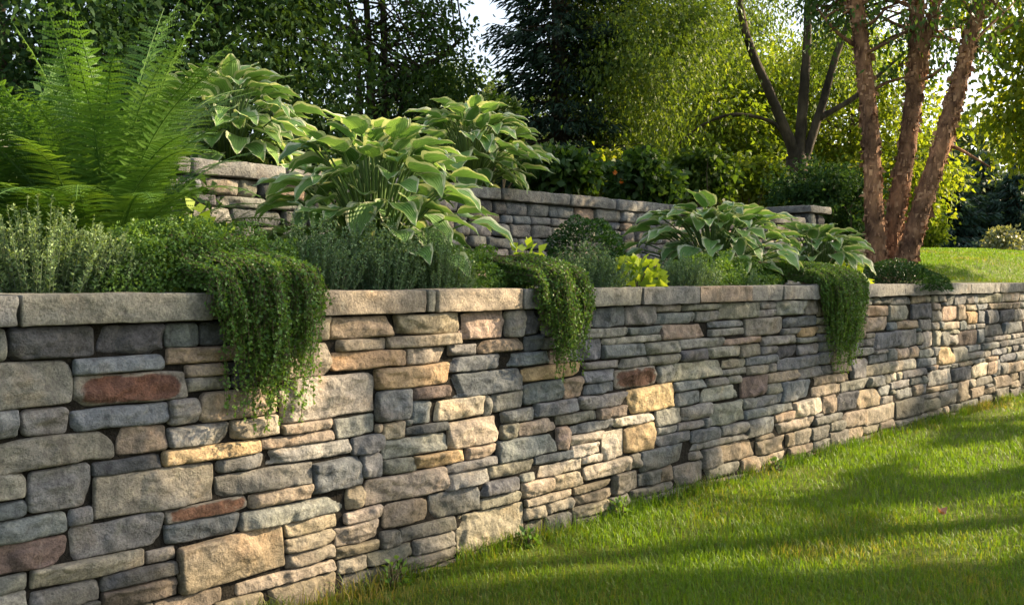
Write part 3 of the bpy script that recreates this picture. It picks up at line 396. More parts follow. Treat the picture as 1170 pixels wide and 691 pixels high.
# shade mask: unseen maples' leaf clusters, row by row: first column, number of columns
SHADE_CLUSTERS = [
    [(0, 2), (3, 5), (9, 5), (16, 1), (19, 2), (22, 2), (25, 2), (28, 1), (30, 2), (34, 1), (36, 1), (39, 1), (44, 1), (47, 1), (49, 3), (53, 1), (55, 3), (59, 2), (63, 1), (65, 1), (67, 1), (74, 5), (80, 3), (86, 2), (89, 1), (91, 16)],
    [(1, 2), (4, 6), (11, 1), (18, 6), (25, 4), (30, 4), (35, 2), (38, 6), (45, 2), (50, 2), (53, 3), (58, 4), (63, 1), (65, 2), (68, 2), (71, 1), (73, 3), (77, 1), (79, 2), (83, 1), (87, 2), (90, 17)],
    [(0, 2), (3, 3), (7, 2), (11, 1), (13, 4), (18, 3), (24, 1), (27, 2), (31, 1), (34, 1), (36, 1), (38, 3), (42, 3), (47, 3), (51, 1), (53, 1), (55, 1), (59, 1), (61, 3), (66, 1), (68, 3), (73, 3), (78, 2), (81, 1), (86, 21)],
    [(0, 1), (4, 2), (7, 1), (9, 3), (13, 4), (18, 1), (21, 4), (27, 2), (31, 2), (34, 2), (38, 1), (41, 6), (48, 1), (50, 1), (52, 2), (55, 3), (59, 2), (63, 2), (68, 2), (71, 4), (78, 5), (84, 23)],
    [(0, 5), (6, 3), (11, 6), (19, 4), (25, 2), (29, 1), (31, 2), (34, 3), (38, 3), (42, 4), (47, 2), (51, 1), (53, 3), (59, 1), (62, 4), (67, 1), (69, 1), (73, 3), (78, 4), (84, 23)],
    [(0, 2), (3, 2), (6, 1), (10, 1), (12, 2), (15, 1), (17, 1), (21, 1), (24, 3), (28, 2), (31, 3), (39, 1), (41, 1), (43, 1), (45, 1), (48, 1), (50, 10), (62, 4), (68, 1), (72, 35)],
    [(0, 3), (5, 4), (10, 3), (15, 1), (18, 7), (26, 1), (28, 1), (30, 1), (32, 8), (42, 1), (45, 2), (51, 4), (56, 4), (61, 1), (66, 3), (70, 2), (73, 4), (79, 28)],
    [(0, 2), (4, 1), (8, 2), (11, 1), (15, 1), (18, 1), (20, 1), (22, 1), (25, 1), (27, 4), (32, 1), (36, 3), (41, 3), (46, 7), (54, 1), (56, 2), (59, 1), (62, 1), (65, 2), (68, 3), (72, 1), (74, 33)],
    [(1, 2), (4, 3), (9, 4), (15, 1), (18, 1), (22, 2), (25, 2), (28, 6), (35, 5), (41, 1), (43, 1), (45, 2), (48, 1), (51, 3), (56, 2), (59, 1), (62, 1), (66, 5), (72, 1), (74, 33)],
    [(1, 2), (4, 1), (6, 1), (13, 2), (16, 4), (21, 1), (23, 2), (27, 1), (29, 3), (33, 1), (35, 3), (39, 1), (42, 1), (44, 1), (46, 4), (51, 1), (53, 3), (58, 2), (61, 1), (63, 1), (66, 6), (73, 10), (84, 23)],
    [(0, 2), (3, 1), (5, 1), (7, 2), (10, 1), (13, 1), (15, 1), (18, 2), (25, 5), (34, 4), (40, 5), (47, 5), (55, 2), (59, 1), (61, 2), (65, 1), (69, 1), (72, 8), (82, 25)],
    [(0, 3), (4, 3), (8, 1), (10, 1), (12, 1), (14, 1), (16, 2), (20, 2), (23, 3), (28, 1), (31, 4), (36, 2), (39, 1), (42, 2), (45, 2), (48, 2), (52, 3), (57, 4), (62, 2), (65, 1), (68, 10), (85, 22)],
    [(1, 5), (8, 1), (10, 1), (12, 1), (14, 1), (19, 1), (22, 4), (34, 3), (38, 1), (40, 3), (46, 2), (50, 3), (57, 2), (60, 1), (62, 2), (65, 11), (79, 1), (89, 18)],
    [(0, 6), (7, 1), (12, 2), (15, 4), (23, 13), (37, 2), (40, 4), (46, 1), (49, 3), (54, 3), (58, 2), (61, 12), (93, 14)],
    [(0, 1), (3, 7), (12, 1), (15, 2), (19, 4), (26, 7), (34, 1), (36, 1), (39, 4), (44, 2), (47, 1), (49, 1), (52, 1), (54, 3), (58, 1), (60, 11), (76, 1), (80, 2), (96, 11)],
    [(0, 3), (5, 2), (8, 4), (13, 1), (15, 1), (17, 4), (22, 3), (26, 2), (29, 1), (32, 3), (36, 1), (38, 1), (40, 1), (43, 4), (51, 8), (60, 9), (74, 2), (100, 7)],
    [(0, 1), (3, 2), (6, 4), (11, 4), (16, 9), (26, 2), (29, 3), (35, 1), (37, 1), (40, 2), (43, 2), (47, 3), (52, 1), (54, 4), (59, 8), (73, 1), (104, 3)],
    [(0, 1), (3, 1), (6, 3), (10, 4), (16, 3), (21, 1), (24, 2), (30, 4), (35, 1), (38, 1), (40, 10), (56, 8), (71, 2)],
    [(0, 1), (3, 1), (5, 1), (8, 1), (11, 1), (13, 4), (20, 1), (22, 3), (26, 1), (28, 2), (33, 1), (38, 2), (41, 5), (48, 1), (53, 1), (55, 7), (70, 2)],
    [(0, 1), (2, 2), (5, 1), (7, 1), (11, 1), (16, 6), (23, 7), (31, 9), (46, 3), (50, 11), (62, 1), (68, 2), (81, 1)],
    [(0, 14), (17, 1), (20, 2), (23, 1), (25, 8), (37, 2), (40, 1), (42, 2), (45, 1), (48, 14), (67, 2), (70, 1), (79, 3)],
    [(0, 3), (5, 1), (9, 1), (13, 4), (19, 2), (22, 1), (24, 13), (38, 3), (43, 4), (49, 6), (56, 6), (65, 3), (70, 12)],
    [(0, 1), (6, 2), (9, 5), (15, 1), (17, 5), (26, 4), (31, 7), (39, 1), (41, 1), (43, 2), (46, 7), (56, 10), (67, 15)],
    [(1, 1), (4, 1), (9, 5), (15, 2), (18, 1), (21, 2), (24, 2), (29, 6), (38, 3), (43, 1), (45, 6), (55, 7), (63, 11), (77, 4)],
    [(2, 3), (7, 1), (13, 2), (16, 10), (27, 3), (32, 5), (40, 1), (43, 6), (55, 5), (63, 4), (77, 3), (81, 3)],
    [(0, 2), (5, 1), (7, 5), (13, 2), (16, 1), (18, 4), (23, 2), (27, 2), (30, 2), (33, 1), (37, 3), (41, 5), (54, 4), (62, 3), (72, 2), (80, 3), (85, 1), (87, 1)],
    [(0, 1), (6, 3), (10, 2), (13, 2), (16, 4), (22, 1), (24, 3), (28, 1), (30, 2), (33, 2), (39, 6), (54, 2), (61, 1), (79, 1), (83, 1), (86, 3)],
    [(0, 2), (3, 1), (7, 1), (9, 1), (11, 4), (17, 2), (20, 1), (25, 3), (29, 1), (31, 1), (34, 11), (53, 1), (77, 1), (81, 2), (84, 11)],
    [(3, 2), (6, 2), (9, 1), (11, 3), (15, 3), (20, 2), (24, 1), (26, 1), (28, 2), (31, 13), (76, 3), (80, 10), (91, 4), (96, 3)],
    [(0, 10), (12, 1), (14, 2), (18, 3), (23, 1), (25, 12), (38, 6), (50, 1), (75, 5), (81, 1), (83, 2), (89, 1), (92, 1), (94, 2), (97, 5)],
    [(2, 2), (7, 2), (10, 1), (12, 3), (16, 4), (21, 1), (23, 1), (27, 1), (29, 6), (38, 6), (47, 2), (64, 4), (74, 2), (79, 3), (83, 1), (86, 1), (88, 2), (91, 3), (97, 2), (100, 3), (104, 1)],
    [(1, 1), (4, 4), (9, 1), (13, 1), (15, 1), (17, 7), (26, 7), (38, 10), (60, 9), (70, 1), (72, 1), (74, 3), (79, 1), (85, 3), (90, 1), (92, 7), (101, 4)],
    [(0, 7), (8, 3), (15, 6), (22, 1), (24, 1), (26, 4), (37, 10), (53, 1), (57, 1), (60, 9), (71, 1), (73, 1), (76, 4), (82, 1), (87, 2), (90, 2), (94, 1), (97, 8)],
    [(0, 1), (2, 6), (9, 4), (14, 2), (17, 2), (20, 1), (22, 6), (31, 2), (37, 9), (60, 8), (69, 2), (72, 2), (75, 2), (80, 1), (82, 2), (86, 9), (96, 3), (102, 1), (104, 3)],
    [(0, 3), (6, 2), (9, 1), (12, 1), (14, 2), (17, 1), (19, 1), (22, 4), (37, 6), (58, 9), (71, 5), (79, 3), (85, 4), (90, 2), (94, 1), (96, 1), (98, 6), (105, 2)],
    [(4, 1), (6, 2), (9, 1), (11, 2), (14, 2), (17, 2), (20, 5), (38, 4), (56, 9), (67, 2), (70, 1), (72, 1), (74, 1), (76, 3), (80, 1), (82, 5), (88, 1), (92, 2), (95, 2), (101, 2)],
    [(0, 2), (3, 1), (5, 1), (8, 2), (11, 2), (15, 2), (18, 7), (37, 4), (42, 1), (47, 1), (50, 1), (53, 1), (55, 7), (65, 2), (70, 1), (73, 2), (79, 1), (82, 3), (86, 8), (95, 1), (97, 2), (100, 4), (105, 1)],
    [(0, 1), (4, 1), (6, 1), (8, 2), (11, 3), (16, 10), (27, 1), (53, 7), (64, 1), (67, 1), (74, 1), (80, 2), (83, 2), (86, 5), (92, 3), (96, 2), (101, 2), (104, 1), (106, 1)],
    [(1, 1), (4, 6), (11, 15), (45, 1), (51, 8), (64, 1), (66, 1), (68, 1), (80, 6), (87, 1), (91, 1), (93, 2)],
    [(1, 1), (3, 5), (10, 2), (13, 1), (15, 11), (44, 2), (48, 11), (62, 3), (66, 1), (75, 1), (79, 1), (81, 1), (86, 4), (91, 2), (94, 2), (98, 2), (101, 2), (104, 2)],
    [(0, 1), (2, 1), (5, 3), (9, 1), (13, 1), (15, 11), (30, 1), (42, 16), (63, 1), (65, 2), (68, 1), (71, 1), (76, 1), (80, 1), (82, 4), (89, 3), (94, 3), (98, 3), (102, 5)],
    [(0, 8), (11, 1), (14, 1), (16, 11), (32, 2), (41, 16), (59, 2), (62, 1), (64, 1), (66, 1), (70, 2), (73, 1), (76, 1), (79, 6), (88, 1), (91, 5), (99, 1), (101, 1), (104, 1), (106, 1)],
    [(3, 1), (5, 3), (9, 1), (11, 17), (40, 1), (42, 14), (57, 1), (59, 3), (63, 4), (68, 1), (71, 1), (78, 1), (80, 6), (89, 3), (94, 1), (97, 4), (102, 2), (105, 2)],
    [(0, 4), (5, 1), (7, 1), (12, 16), (41, 14), (56, 1), (58, 1), (60, 6), (72, 1), (80, 8), (91, 5), (97, 1), (100, 3), (104, 3)],
    [(0, 3), (5, 5), (11, 4), (18, 11), (44, 9), (55, 1), (58, 1), (62, 2), (65, 2), (73, 1), (79, 1), (81, 2), (86, 2), (90, 3), (95, 5), (101, 3), (106, 1)],
    [(1, 2), (4, 3), (9, 4), (15, 1), (17, 12), (44, 8), (55, 1), (57, 3), (62, 1), (64, 3), (72, 1), (75, 1), (78, 1), (82, 3), (86, 2), (90, 2), (93, 1), (96, 1), (98, 4), (103, 4)],
    [(0, 8), (10, 4), (15, 2), (18, 11), (44, 7), (52, 3), (57, 10), (68, 3), (80, 1), (82, 2), (85, 1), (88, 1), (90, 2), (94, 4), (99, 4), (104, 1), (106, 1)],
    [(1, 1), (4, 2), (7, 2), (11, 2), (14, 1), (16, 2), (19, 10), (43, 6), (51, 5), (57, 2), (60, 3), (64, 1), (70, 1), (75, 1), (79, 4), (86, 1), (88, 5), (94, 9), (104, 1), (106, 1)],
    [(0, 1), (4, 1), (6, 1), (8, 1), (15, 2), (19, 12), (38, 2), (41, 7), (50, 2), (53, 3), (57, 1), (60, 1), (62, 3), (75, 2), (79, 9), (89, 17)],
    [(2, 5), (9, 1), (12, 2), (15, 2), (19, 12), (36, 11), (48, 2), (53, 1), (56, 1), (61, 2), (66, 1), (68, 1), (78, 1), (81, 1), (88, 2), (92, 4), (98, 1), (100, 6)],
    [(0, 1), (2, 1), (5, 1), (9, 1), (11, 2), (14, 4), (19, 2), (22, 7), (33, 1), (36, 9), (53, 3), (58, 2), (63, 5), (72, 1), (75, 1), (77, 1), (80, 2), (83, 2), (86, 1), (89, 1), (91, 1), (93, 2), (97, 2), (100, 2), (103, 1), (105, 1)],
    [(2, 3), (7, 5), (17, 4), (22, 6), (32, 1), (36, 8), (46, 4), (52, 1), (54, 3), (58, 1), (64, 3), (68, 1), (79, 4), (85, 5), (92, 8), (102, 5)],
    [(0, 1), (2, 5), (8, 2), (11, 1), (13, 3), (17, 3), (21, 1), (23, 1), (25, 2), (35, 8), (44, 7), (52, 1), (55, 6), (62, 1), (64, 1), (66, 1), (70, 3), (78, 2), (82, 4), (87, 1), (89, 1), (91, 1), (93, 4), (100, 3), (104, 1), (106, 1)],
    [(1, 6), (11, 3), (17, 4), (22, 2), (25, 1), (35, 6), (43, 12), (56, 2), (59, 1), (61, 3), (66, 1), (80, 12), (93, 1), (95, 1), (97, 1), (99, 6)],
    [(0, 6), (7, 1), (9, 5), (15, 1), (17, 1), (19, 3), (23, 2), (31, 1), (36, 4), (42, 1), (46, 4), (51, 3), (55, 4), (60, 6), (68, 1), (80, 3), (84, 2), (87, 1), (89, 5), (97, 3), (102, 4)],
    [(2, 1), (4, 2), (7, 1), (9, 5), (15, 1), (17, 2), (22, 3), (31, 1), (36, 3), (41, 7), (50, 1), (52, 1), (54, 2), (57, 1), (59, 1), (61, 1), (63, 2), (70, 1), (80, 1), (84, 1), (86, 2), (89, 1), (92, 1), (96, 2), (99, 2), (102, 3), (106, 1)],
    [(0, 1), (2, 4), (8, 3), (12, 6), (21, 4), (26, 2), (30, 1), (36, 2), (42, 1), (44, 2), (50, 1), (53, 3), (59, 2), (63, 4), (76, 1), (80, 2), (84, 2), (87, 1), (89, 4), (95, 1), (97, 2), (101, 3)],
    [(0, 1), (2, 2), (5, 5), (11, 1), (14, 3), (18, 9), (39, 1), (42, 3), (47, 4), (55, 1), (57, 1), (59, 1), (62, 1), (64, 2), (67, 1), (78, 10), (89, 2), (92, 6), (100, 2), (104, 1), (106, 1)],
    [(1, 6), (9, 1), (11, 2), (14, 1), (16, 1), (18, 8), (29, 1), (37, 4), (43, 1), (46, 10), (60, 1), (62, 5), (70, 1), (72, 2), (75, 1), (80, 3), (84, 4), (91, 1), (93, 2), (99, 2), (102, 1), (104, 2)],
    [(1, 6), (9, 7), (17, 8), (35, 2), (38, 1), (40, 2), (45, 1), (47, 9), (57, 3), (61, 1), (63, 1), (65, 4), (70, 1), (80, 1), (83, 1), (85, 1), (87, 4), (95, 3), (100, 2), (103, 1), (105, 1)],
    [(0, 2), (4, 1), (6, 1), (9, 2), (14, 11), (34, 1), (37, 5), (45, 1), (47, 1), (51, 5), (57, 1), (59, 6), (67, 1), (71, 2), (80, 7), (88, 1), (92, 5), (98, 2), (101, 1), (103, 3)],
    [(0, 2), (3, 2), (6, 7), (14, 15), (32, 8), (41, 1), (43, 3), (47, 4), (52, 2), (56, 1), (59, 3), (63, 1), (65, 3), (70, 1), (72, 1), (76, 2), (80, 4), (85, 6), (92, 1), (94, 4), (99, 1), (101, 3), (106, 1)],
    [(0, 1), (4, 1), (6, 1), (8, 1), (10, 19), (32, 3), (36, 1), (38, 2), (41, 4), (46, 1), (48, 1), (50, 1), (52, 4), (60, 3), (64, 1), (66, 1), (80, 2), (83, 3), (87, 3), (92, 2), (95, 1), (97, 8)],
    [(0, 1), (2, 7), (10, 1), (13, 15), (31, 2), (34, 1), (38, 1), (41, 2), (44, 5), (50, 1), (52, 6), (59, 9), (70, 3), (76, 1), (78, 1), (80, 1), (84, 1), (87, 2), (90, 2), (93, 4), (98, 1), (101, 1), (103, 2), (106, 1)],
    [(2, 2), (5, 1), (7, 4), (13, 14), (28, 2), (31, 3), (35, 1), (40, 4), (45, 5), (51, 2), (55, 1), (59, 1), (61, 4), (66, 1), (71, 1), (73, 2), (78, 3), (82, 1), (84, 6), (91, 2), (94, 2), (97, 4), (102, 3)],
    [(1, 2), (4, 3), (8, 1), (13, 13), (29, 3), (33, 4), (42, 1), (45, 2), (51, 4), (56, 5), (64, 2), (80, 3), (84, 1), (86, 1), (89, 2), (92, 1), (94, 1), (96, 3), (101, 3), (105, 2)],
    [(1, 1), (3, 4), (13, 11), (27, 3), (31, 1), (34, 2), (37, 1), (42, 1), (44, 4), (49, 4), (54, 5), (60, 1), (62, 3), (80, 1), (82, 10), (93, 1), (95, 3), (99, 1), (101, 6)],
    [(0, 3), (4, 1), (6, 1), (13, 10), (25, 4), (30, 3), (35, 3), (39, 1), (42, 2), (45, 1), (47, 1), (49, 2), (53, 3), (57, 4), (62, 1), (64, 4), (70, 1), (75, 1), (78, 2), (82, 1), (84, 2), (88, 1), (90, 3), (94, 7), (103, 1)],
]

# ------------------------------------------------------------------ lie of the land
WO = np.array([-1.40, 2.69]); WT = np.array([.679, .734]); WT /= np.linalg.norm(WT); WB = np.array([-WT[1], WT[0]])
U_END = 9.85; S2 = 1.60; EAVE = 1.05
def us(x, y): return (x - WO[0]) * WT[0] + (y - WO[1]) * WT[1], (x - WO[0]) * WB[0] + (y - WO[1]) * WB[1]
def xy(u, s): return WO[0] + u * WT[0] + s * WB[0], WO[1] + u * WT[1] + s * WB[1]
def tz(x, y):
    x = np.asarray(x, float); y = np.asarray(y, float); u, s = us(x, y)
    far = np.clip(y - 9, 0, None)
    rise = .052 * np.minimum(far, 20) - .05 * np.clip(far - 20, 0, 40)
    hill = -.15 * np.clip(x - 11.2, 0, 14) * sm(y, 12, 27)
    P = np.stack([x, y, np.zeros_like(x)], -1).reshape(-1, 3)
    und = (vnoise(P, .35, 3) * .05).reshape(x.shape)
    back = EAVE + rise + hill + und * sm(s, 2, 5) + .62 * sm(s, S2 + .02, S2 + .16) * (1 - sm(u, 8.3, 9.3))
    front = (vnoise(P, 1.3, 5) * .012).reshape(x.shape) + und * .3 * sm(-s, .3, 2)
    wd = .07 + 2.6 * sm(u, U_END - .02, U_END + .7)
    k = sm(s, .12, .12 + wd)
    return front * (1 - k) + back * k
def px(x, Y): return (x - 585.) / F * Y
def pz(y, Y): return EYE + (317.5 - y) / F * Y

un = np.concatenate([-np.geomspace(200, 3, 22), np.arange(-2.5, 8.2, .25), np.arange(8.2, 10.6, .06), np.arange(10.8, 24, .5), np.geomspace(24.5, 260, 26)])
sn = np.concatenate([-np.geomspace(200, 4.2, 24), np.arange(-4, -.1, .12), [0, .06, .12, .14, .16, .18, .2, .25, .32], np.arange(.45, 1.6, .1),
                     np.linspace(1.6, 1.78, 8), np.arange(1.9, 4, .2), np.arange(4.3, 24, .5), np.geomspace(24.5, 260, 28)])
UU, SS = np.meshgrid(un, sn, indexing='ij'); GX, GY = xy(UU, SS); GZ = tz(GX, GY)
ni, nj = UU.shape; ii, jj = np.meshgrid(np.arange(ni - 1), np.arange(nj - 1), indexing='ij')
a = (ii * nj + jj).ravel(); Q = np.stack([a, a + nj, a + nj + 1, a + 1], 1)
g = Mesh(); g.add(np.stack([GX, GY, GZ], -1).reshape(-1, 3), Q)
ground = g.build('ground', M_LAWN); tag(ground, kind='structure')
ground.data.materials.append(M_MULCH); ground.data.materials.append(M_WOODS)
uc = (un[ii] + un[ii + 1]).ravel() / 2; sc = (sn[jj] + sn[jj + 1]).ravel() / 2
cx, cy = xy(uc, sc)
mi = np.where((sc > .16) & (uc < 8.9) & (sc < S2 + 1.6), 1, 0)
mi = np.where((sc >= S2 + 1.6) & (cx < 7.5 + .12 * cy) & (cx < px(1052, cy)), 2, mi)
ground.data.polygons.foreach_set('material_index', mi.astype(np.int32))

# ------------------------------------------------------------------ dry stone walls
COL = dict(s=(.128, .138, .145), d=(.076, .079, .084), g=(.185, .182, .172), o=(.205, .197, .165), t=(.285, .238, .182),
           y=(.36, .262, .155), r=(.140, .074, .052), b=(.25, .200, .158), p=(.365, .318, .258), q=(.130, .100, .088))
def stone(M, u0, u1, v0, v1, key, fr, res, proud=.0):
    """one rough, round-edged walling stone; fr = (origin xyz, tangent, outward normal)"""
    g = .0019
    u0 += g; u1 -= g; v0 += g; v1 -= g
    W, H = u1 - u0, v1 - v0
    if W < .015 or H < .012: return
    nx = max(5, int(W / res)); ny = max(5, int(H / res))
    # denser towards the rounded edges
    def axis(n):
        t = np.linspace(-1, 1, n + 1); return np.sign(t) * (1 - (1 - np.abs(t)) ** 1.35)
    A, B = np.meshgrid(axis(nx) * W / 2, axis(ny) * H / 2, indexing='ij')
    hw, hh = W / 2, H / 2
    rc = min(hw, hh, .036) * random.uniform(.2, .55)
    ix, iy = hw - rc, hh - rc
    dx, dy = np.abs(A) - ix, np.abs(B) - iy
    cor = (dx > 0) & (dy > 0)
    k = np.where(cor, np.maximum(dx, dy) / np.maximum(np.hypot(dx, dy), 1e-9), 1)
    A2 = np.where(cor, np.sign(A) * (ix + dx * k), A); B2 = np.where(cor, np.sign(B) * (iy + dy * k), B)
    rb = min(.0085, min(hw, hh) * .3)
    dd = np.where(cor, rc - np.hypot(dx, dy) * k, np.minimum(hw - np.abs(A), hh - np.abs(B)))
    e = np.clip(dd / rb, 0, 1); prof = np.sqrt(np.clip(1 - (1 - e) ** 2, 0, 1)) - 1
    # uneven outline: taper and bow
    tp = random.uniform(-.06, .06); sk = random.uniform(-.06, .06) * H / max(W, H)
    A2 = A2 * (1 + tp * .4 * B2 / hh) ; B2 = B2 * (1 - abs(tp) * .3 + tp * A2 / hw * .7) + sk * A2
    seed = random.uniform(0, 999)
    P = np.stack([A2, B2, np.full_like(A2, seed)], -1).reshape(-1, 3)
    n1 = vnoise(P, 9, 1).reshape(A.shape); n2 = vnoise(P, 26, 2).reshape(A.shape); n3 = vnoise(P, 70, 3).reshape(A.shape)
    n4 = vnoise(P, 14, 7).reshape(A.shape)
    edge = 1 - np.clip(dd / .03, 0, 1)
    A2 = A2 + n4 * .006 * edge * min(1, H / .06); B2 = B2 + n1 * .005 * edge * min(1, H / .06)
    D = n1 * .010 + n2 * .006 + n3 * .0028 - .010 * np.clip(np.abs(n2) - .45, 0, 1)
    for _ in range(random.choice((2, 3, 3, 4))):       # cleft planes across the face
        an = random.uniform(0, 6.283); c = random.uniform(.1, .8) * min(hw, hh * 2)
        D = D - np.clip(A * math.cos(an) * min(1, hh * 2.2 / hw) + B * math.sin(an) - c * .5, 0, None) * random.uniform(.12, .5)
    if min(W, H) > .05:
        ln = random.uniform(-.5, .5) * hh + A * random.uniform(-.3, .3) + n2 * .012
        D = D - .008 * sm(B - ln, -.003, .006) * random.choice((0, 1, 1, -1))
    sn_, cs_ = math.sin(random.uniform(-.5, .5)), 1.0
    Rg = np.stack([(A2 * cs_ + B2 * sn_) * .55, (B2 - A2 * sn_) * 1.5, np.full_like(A2, seed)], -1).reshape(-1, 3)
    D = D + (.5 - np.abs(vnoise(Rg, 17, 4))).reshape(A.shape) * .0075 + (.5 - np.abs(vnoise(Rg, 43, 5))).reshape(A.shape) * .0035
    D = np.maximum(D, -.017)
    for _ in range(random.choice((1, 2, 3, 3))):         # chips knocked off the arrises
        an = random.uniform(0, 6.283); ca, sa = math.cos(an), math.sin(an); ext = abs(ca) * hw + abs(sa) * hh
        D = D - np.clip(A * ca + B * sa + n2 * .006 - ext * random.uniform(.62, .92), 0, .022) * random.uniform(.5, 1.1)
    D = D + prof * rb * 1.15 + proud + random.uniform(-.007, .010)
    o, t, nn = fr
    uc, vc = (u0 + u1) / 2, (v0 + v1) / 2
    def place(a, b, d): return o[None] + (uc + a.ravel())[:, None] * t + d.ravel()[:, None] * nn + (vc + b.ravel())[:, None] * np.array([0, 0, 1.])
    V = place(A2, B2, D)
    n_, m_ = A.shape
    i2, j2 = np.meshgrid(np.arange(n_ - 1), np.arange(m_ - 1), indexing='ij'); q0 = (i2 * m_ + j2).ravel()
    quads = [np.stack([q0, q0 + m_, q0 + m_ + 1, q0 + 1], 1)]
    ring = [i * m_ for i in range(n_)] + [(n_ - 1) * m_ + j for j in range(1, m_)] + [i * m_ + m_ - 1 for i in range(n_ - 2, -1, -1)] + [j for j in range(m_ - 2, 0, -1)]
    ring = np.array(ring); ra, rbb = A2.ravel()[ring], B2.ravel()[ring]
    base = len(V); V2 = place(ra * .985, rbb * .985, np.full(len(ring), -.085))
    k_ = np.arange(len(ring)); kn = (k_ + 1) % len(ring)
    quads.append(np.stack([ring[kn], ring[k_], base + k_, base + kn], 1))
    V = np.concatenate([V, V2])
    c = np.array(COL[key]) * random.uniform(.8, 1.22) * np.array([random.uniform(.95, 1.06), 1, random.uniform(.93, 1.06)])
    cc = np.repeat(c[None], len(V), 0)
    if key == 'r':                                       # iron-red heart in a grey rind
        rr = np.concatenate([np.clip((np.abs(A) / hw) ** 4 + (np.abs(B) / hh) ** 4 + n1 * .22 + n2 * .2 + n3 * .2, 0, 1).ravel(), np.ones(len(ring))])
        cc = cc * (1 - sm(rr, .52, .68)[:, None]) + np.array([.19, .175, .15]) * sm(rr, .52, .68)[:, None]
    flip = np.dot(np.cross(t, [0, 0, 1]), nn) < 0
    quads = np.concatenate(quads)
    M.add(V, quads[:, ::-1] if flip else quads, scol=cc)

def block(M, fr, u0, u1, d0, d1, v0, v1, key, res=.03, r=.018, rough=.012, c=None):
    """rounded rough slab with all six faces"""
    o, t, nn = fr
    hs = np.array([(u1 - u0) / 2, (d1 - d0) / 2, (v1 - v0) / 2]); ce = np.array([(u0 + u1) / 2, (d0 + d1) / 2, (v0 + v1) / 2])
    seed = random.uniform(0, 999)
    kcol = np.array(COL[key] if c is None else c) * random.uniform(.85, 1.15)
    for ax in range(3):
        b_, c_ = [(1, 2), (2, 0), (0, 1)][ax]
        nb, nc = max(3, int(2 * hs[b_] / res)), max(3, int(2 * hs[c_] / res))
        for sg in (-1, 1):
            Bq, Cq = np.meshgrid(np.linspace(-1, 1, nb + 1), np.linspace(-1, 1, nc + 1), indexing='ij')
            Bq = np.sign(Bq) * (1 - (1 - abs(Bq)) ** 1.3); Cq = np.sign(Cq) * (1 - (1 - abs(Cq)) ** 1.3)
            P = np.zeros(Bq.shape + (3,)); P[..., ax] = sg * hs[ax]; P[..., b_] = Bq * hs[b_]; P[..., c_] = Cq * hs[c_]
            P = P.reshape(-1, 3)
            rr = np.minimum(r, hs * .9); inner = np.clip(P, -(hs - rr), hs - rr); dv = P - inner
            nrm = norm(dv / rr); P = inner + nrm * rr
            S = P + ce + seed
            amp = vnoise(S, 7, 1) * rough + vnoise(S, 22, 2) * rough * .55 + vnoise(S, 60, 3) * rough * .2
            amp = amp - rough * .8 * np.clip(vnoise(S * np.array([1, 1, 2.5]), 11, 5), 0, 1)
            P = P + nrm * (amp * np.array(np.where(np.abs(nrm[:, 2]) > .9, .35, 1.)))[:, None] + ce
            V = o[None] + P[:, :1] * t + P[:, 1:2] * nn + P[:, 2:] * np.array([0, 0, 1.])
            n_, m_ = Bq.shape; i2, j2 = np.meshgrid(np.arange(n_ - 1), np.arange(m_ - 1), indexing='ij'); q0 = (i2 * m_ + j2).ravel()
            q = np.stack([q0, q0 + m_, q0 + m_ + 1, q0 + 1], 1)
            if sg < 0: q = q[:, ::-1]
            if np.dot(np.cross(t, nn), [0, 0, 1]) < 0: q = q[:, ::-1]
            M.add(V, q, scol=np.repeat(kcol[None], len(V), 0))

T3 = np.array([WT[0], WT[1], 0]); NF = np.array([-WB[0], -WB[1], 0])          # along the wall, out of its face
O3 = np.array([WO[0], WO[1], 0])
FRONT = (O3, T3, NF)
wall = thing('stone_wall', (*xy(4, .15), 0), 'long dry stacked fieldstone retaining wall with coping slabs beside the lawn', 'wall')
recs = []
for r in STONES:
    recs.append([v / 1000 for v in r[:4]] + ['sdgotyrbpq'[r[4]]])
def ascr(r):                                             # how large it shows in the photograph
    u = (r[0] + r[1]) / 2; x, y = xy(u, 0)
    X = 585 + F * x / y; vis = 0 < X < 1170 and (317.5 + F * (EYE - r[3]) / y) < 691
    return (r[1] - r[0]) * (r[3] - r[2]) / y / y if vis else 0
recs.sort(key=lambda r: -ascr(r))
SLAB = dict(r='rust red oval stone', y='golden ochre stone', q='dark purplish brown stone', p='pale sandstone block')
rest = Mesh()
for i, r in enumerate(recs):
    u = (r[0] + r[1]) / 2; res = .0055 if u < 3 else (.009 if u < 6 else .015)
    if i < 100:
        m = Mesh(); stone(m, *r[:4], r[4], FRONT, res)
        o = m.build('stone', M_STONE, wall)
        if r[4] in SLAB: o['label'] = SLAB[r[4]]
    else: stone(rest, *r[:4], r[4], FRONT, res)
def courses(M, fr, u0, u1, v0, v1, keys, hs, ws, res):
    v = v0
    while v < v1 - .02:
        h = random.choice(hs); 
        if v1 - v - h < min(hs) * .8: h = v1 - v
        u = u0
        while u < u1 - .01:
            w_ = random.choice(ws)
            if u1 - u - w_ < min(ws) * .8: w_ = u1 - u
            stone(M, u, u + w_, v, v + h, random.choice(keys), fr, res); u += w_
        v += h
EX, EY = xy(U_END, 0)
courses(rest, (np.array([EX, EY, 0]), -NF, T3), -.02, .40, -.05, 1.005, 'ggostpd', (.06, .09, .13), (.14, .2, .28), .02)
tag(rest.build('stone_facing', M_STONE, wall), kind='stuff')
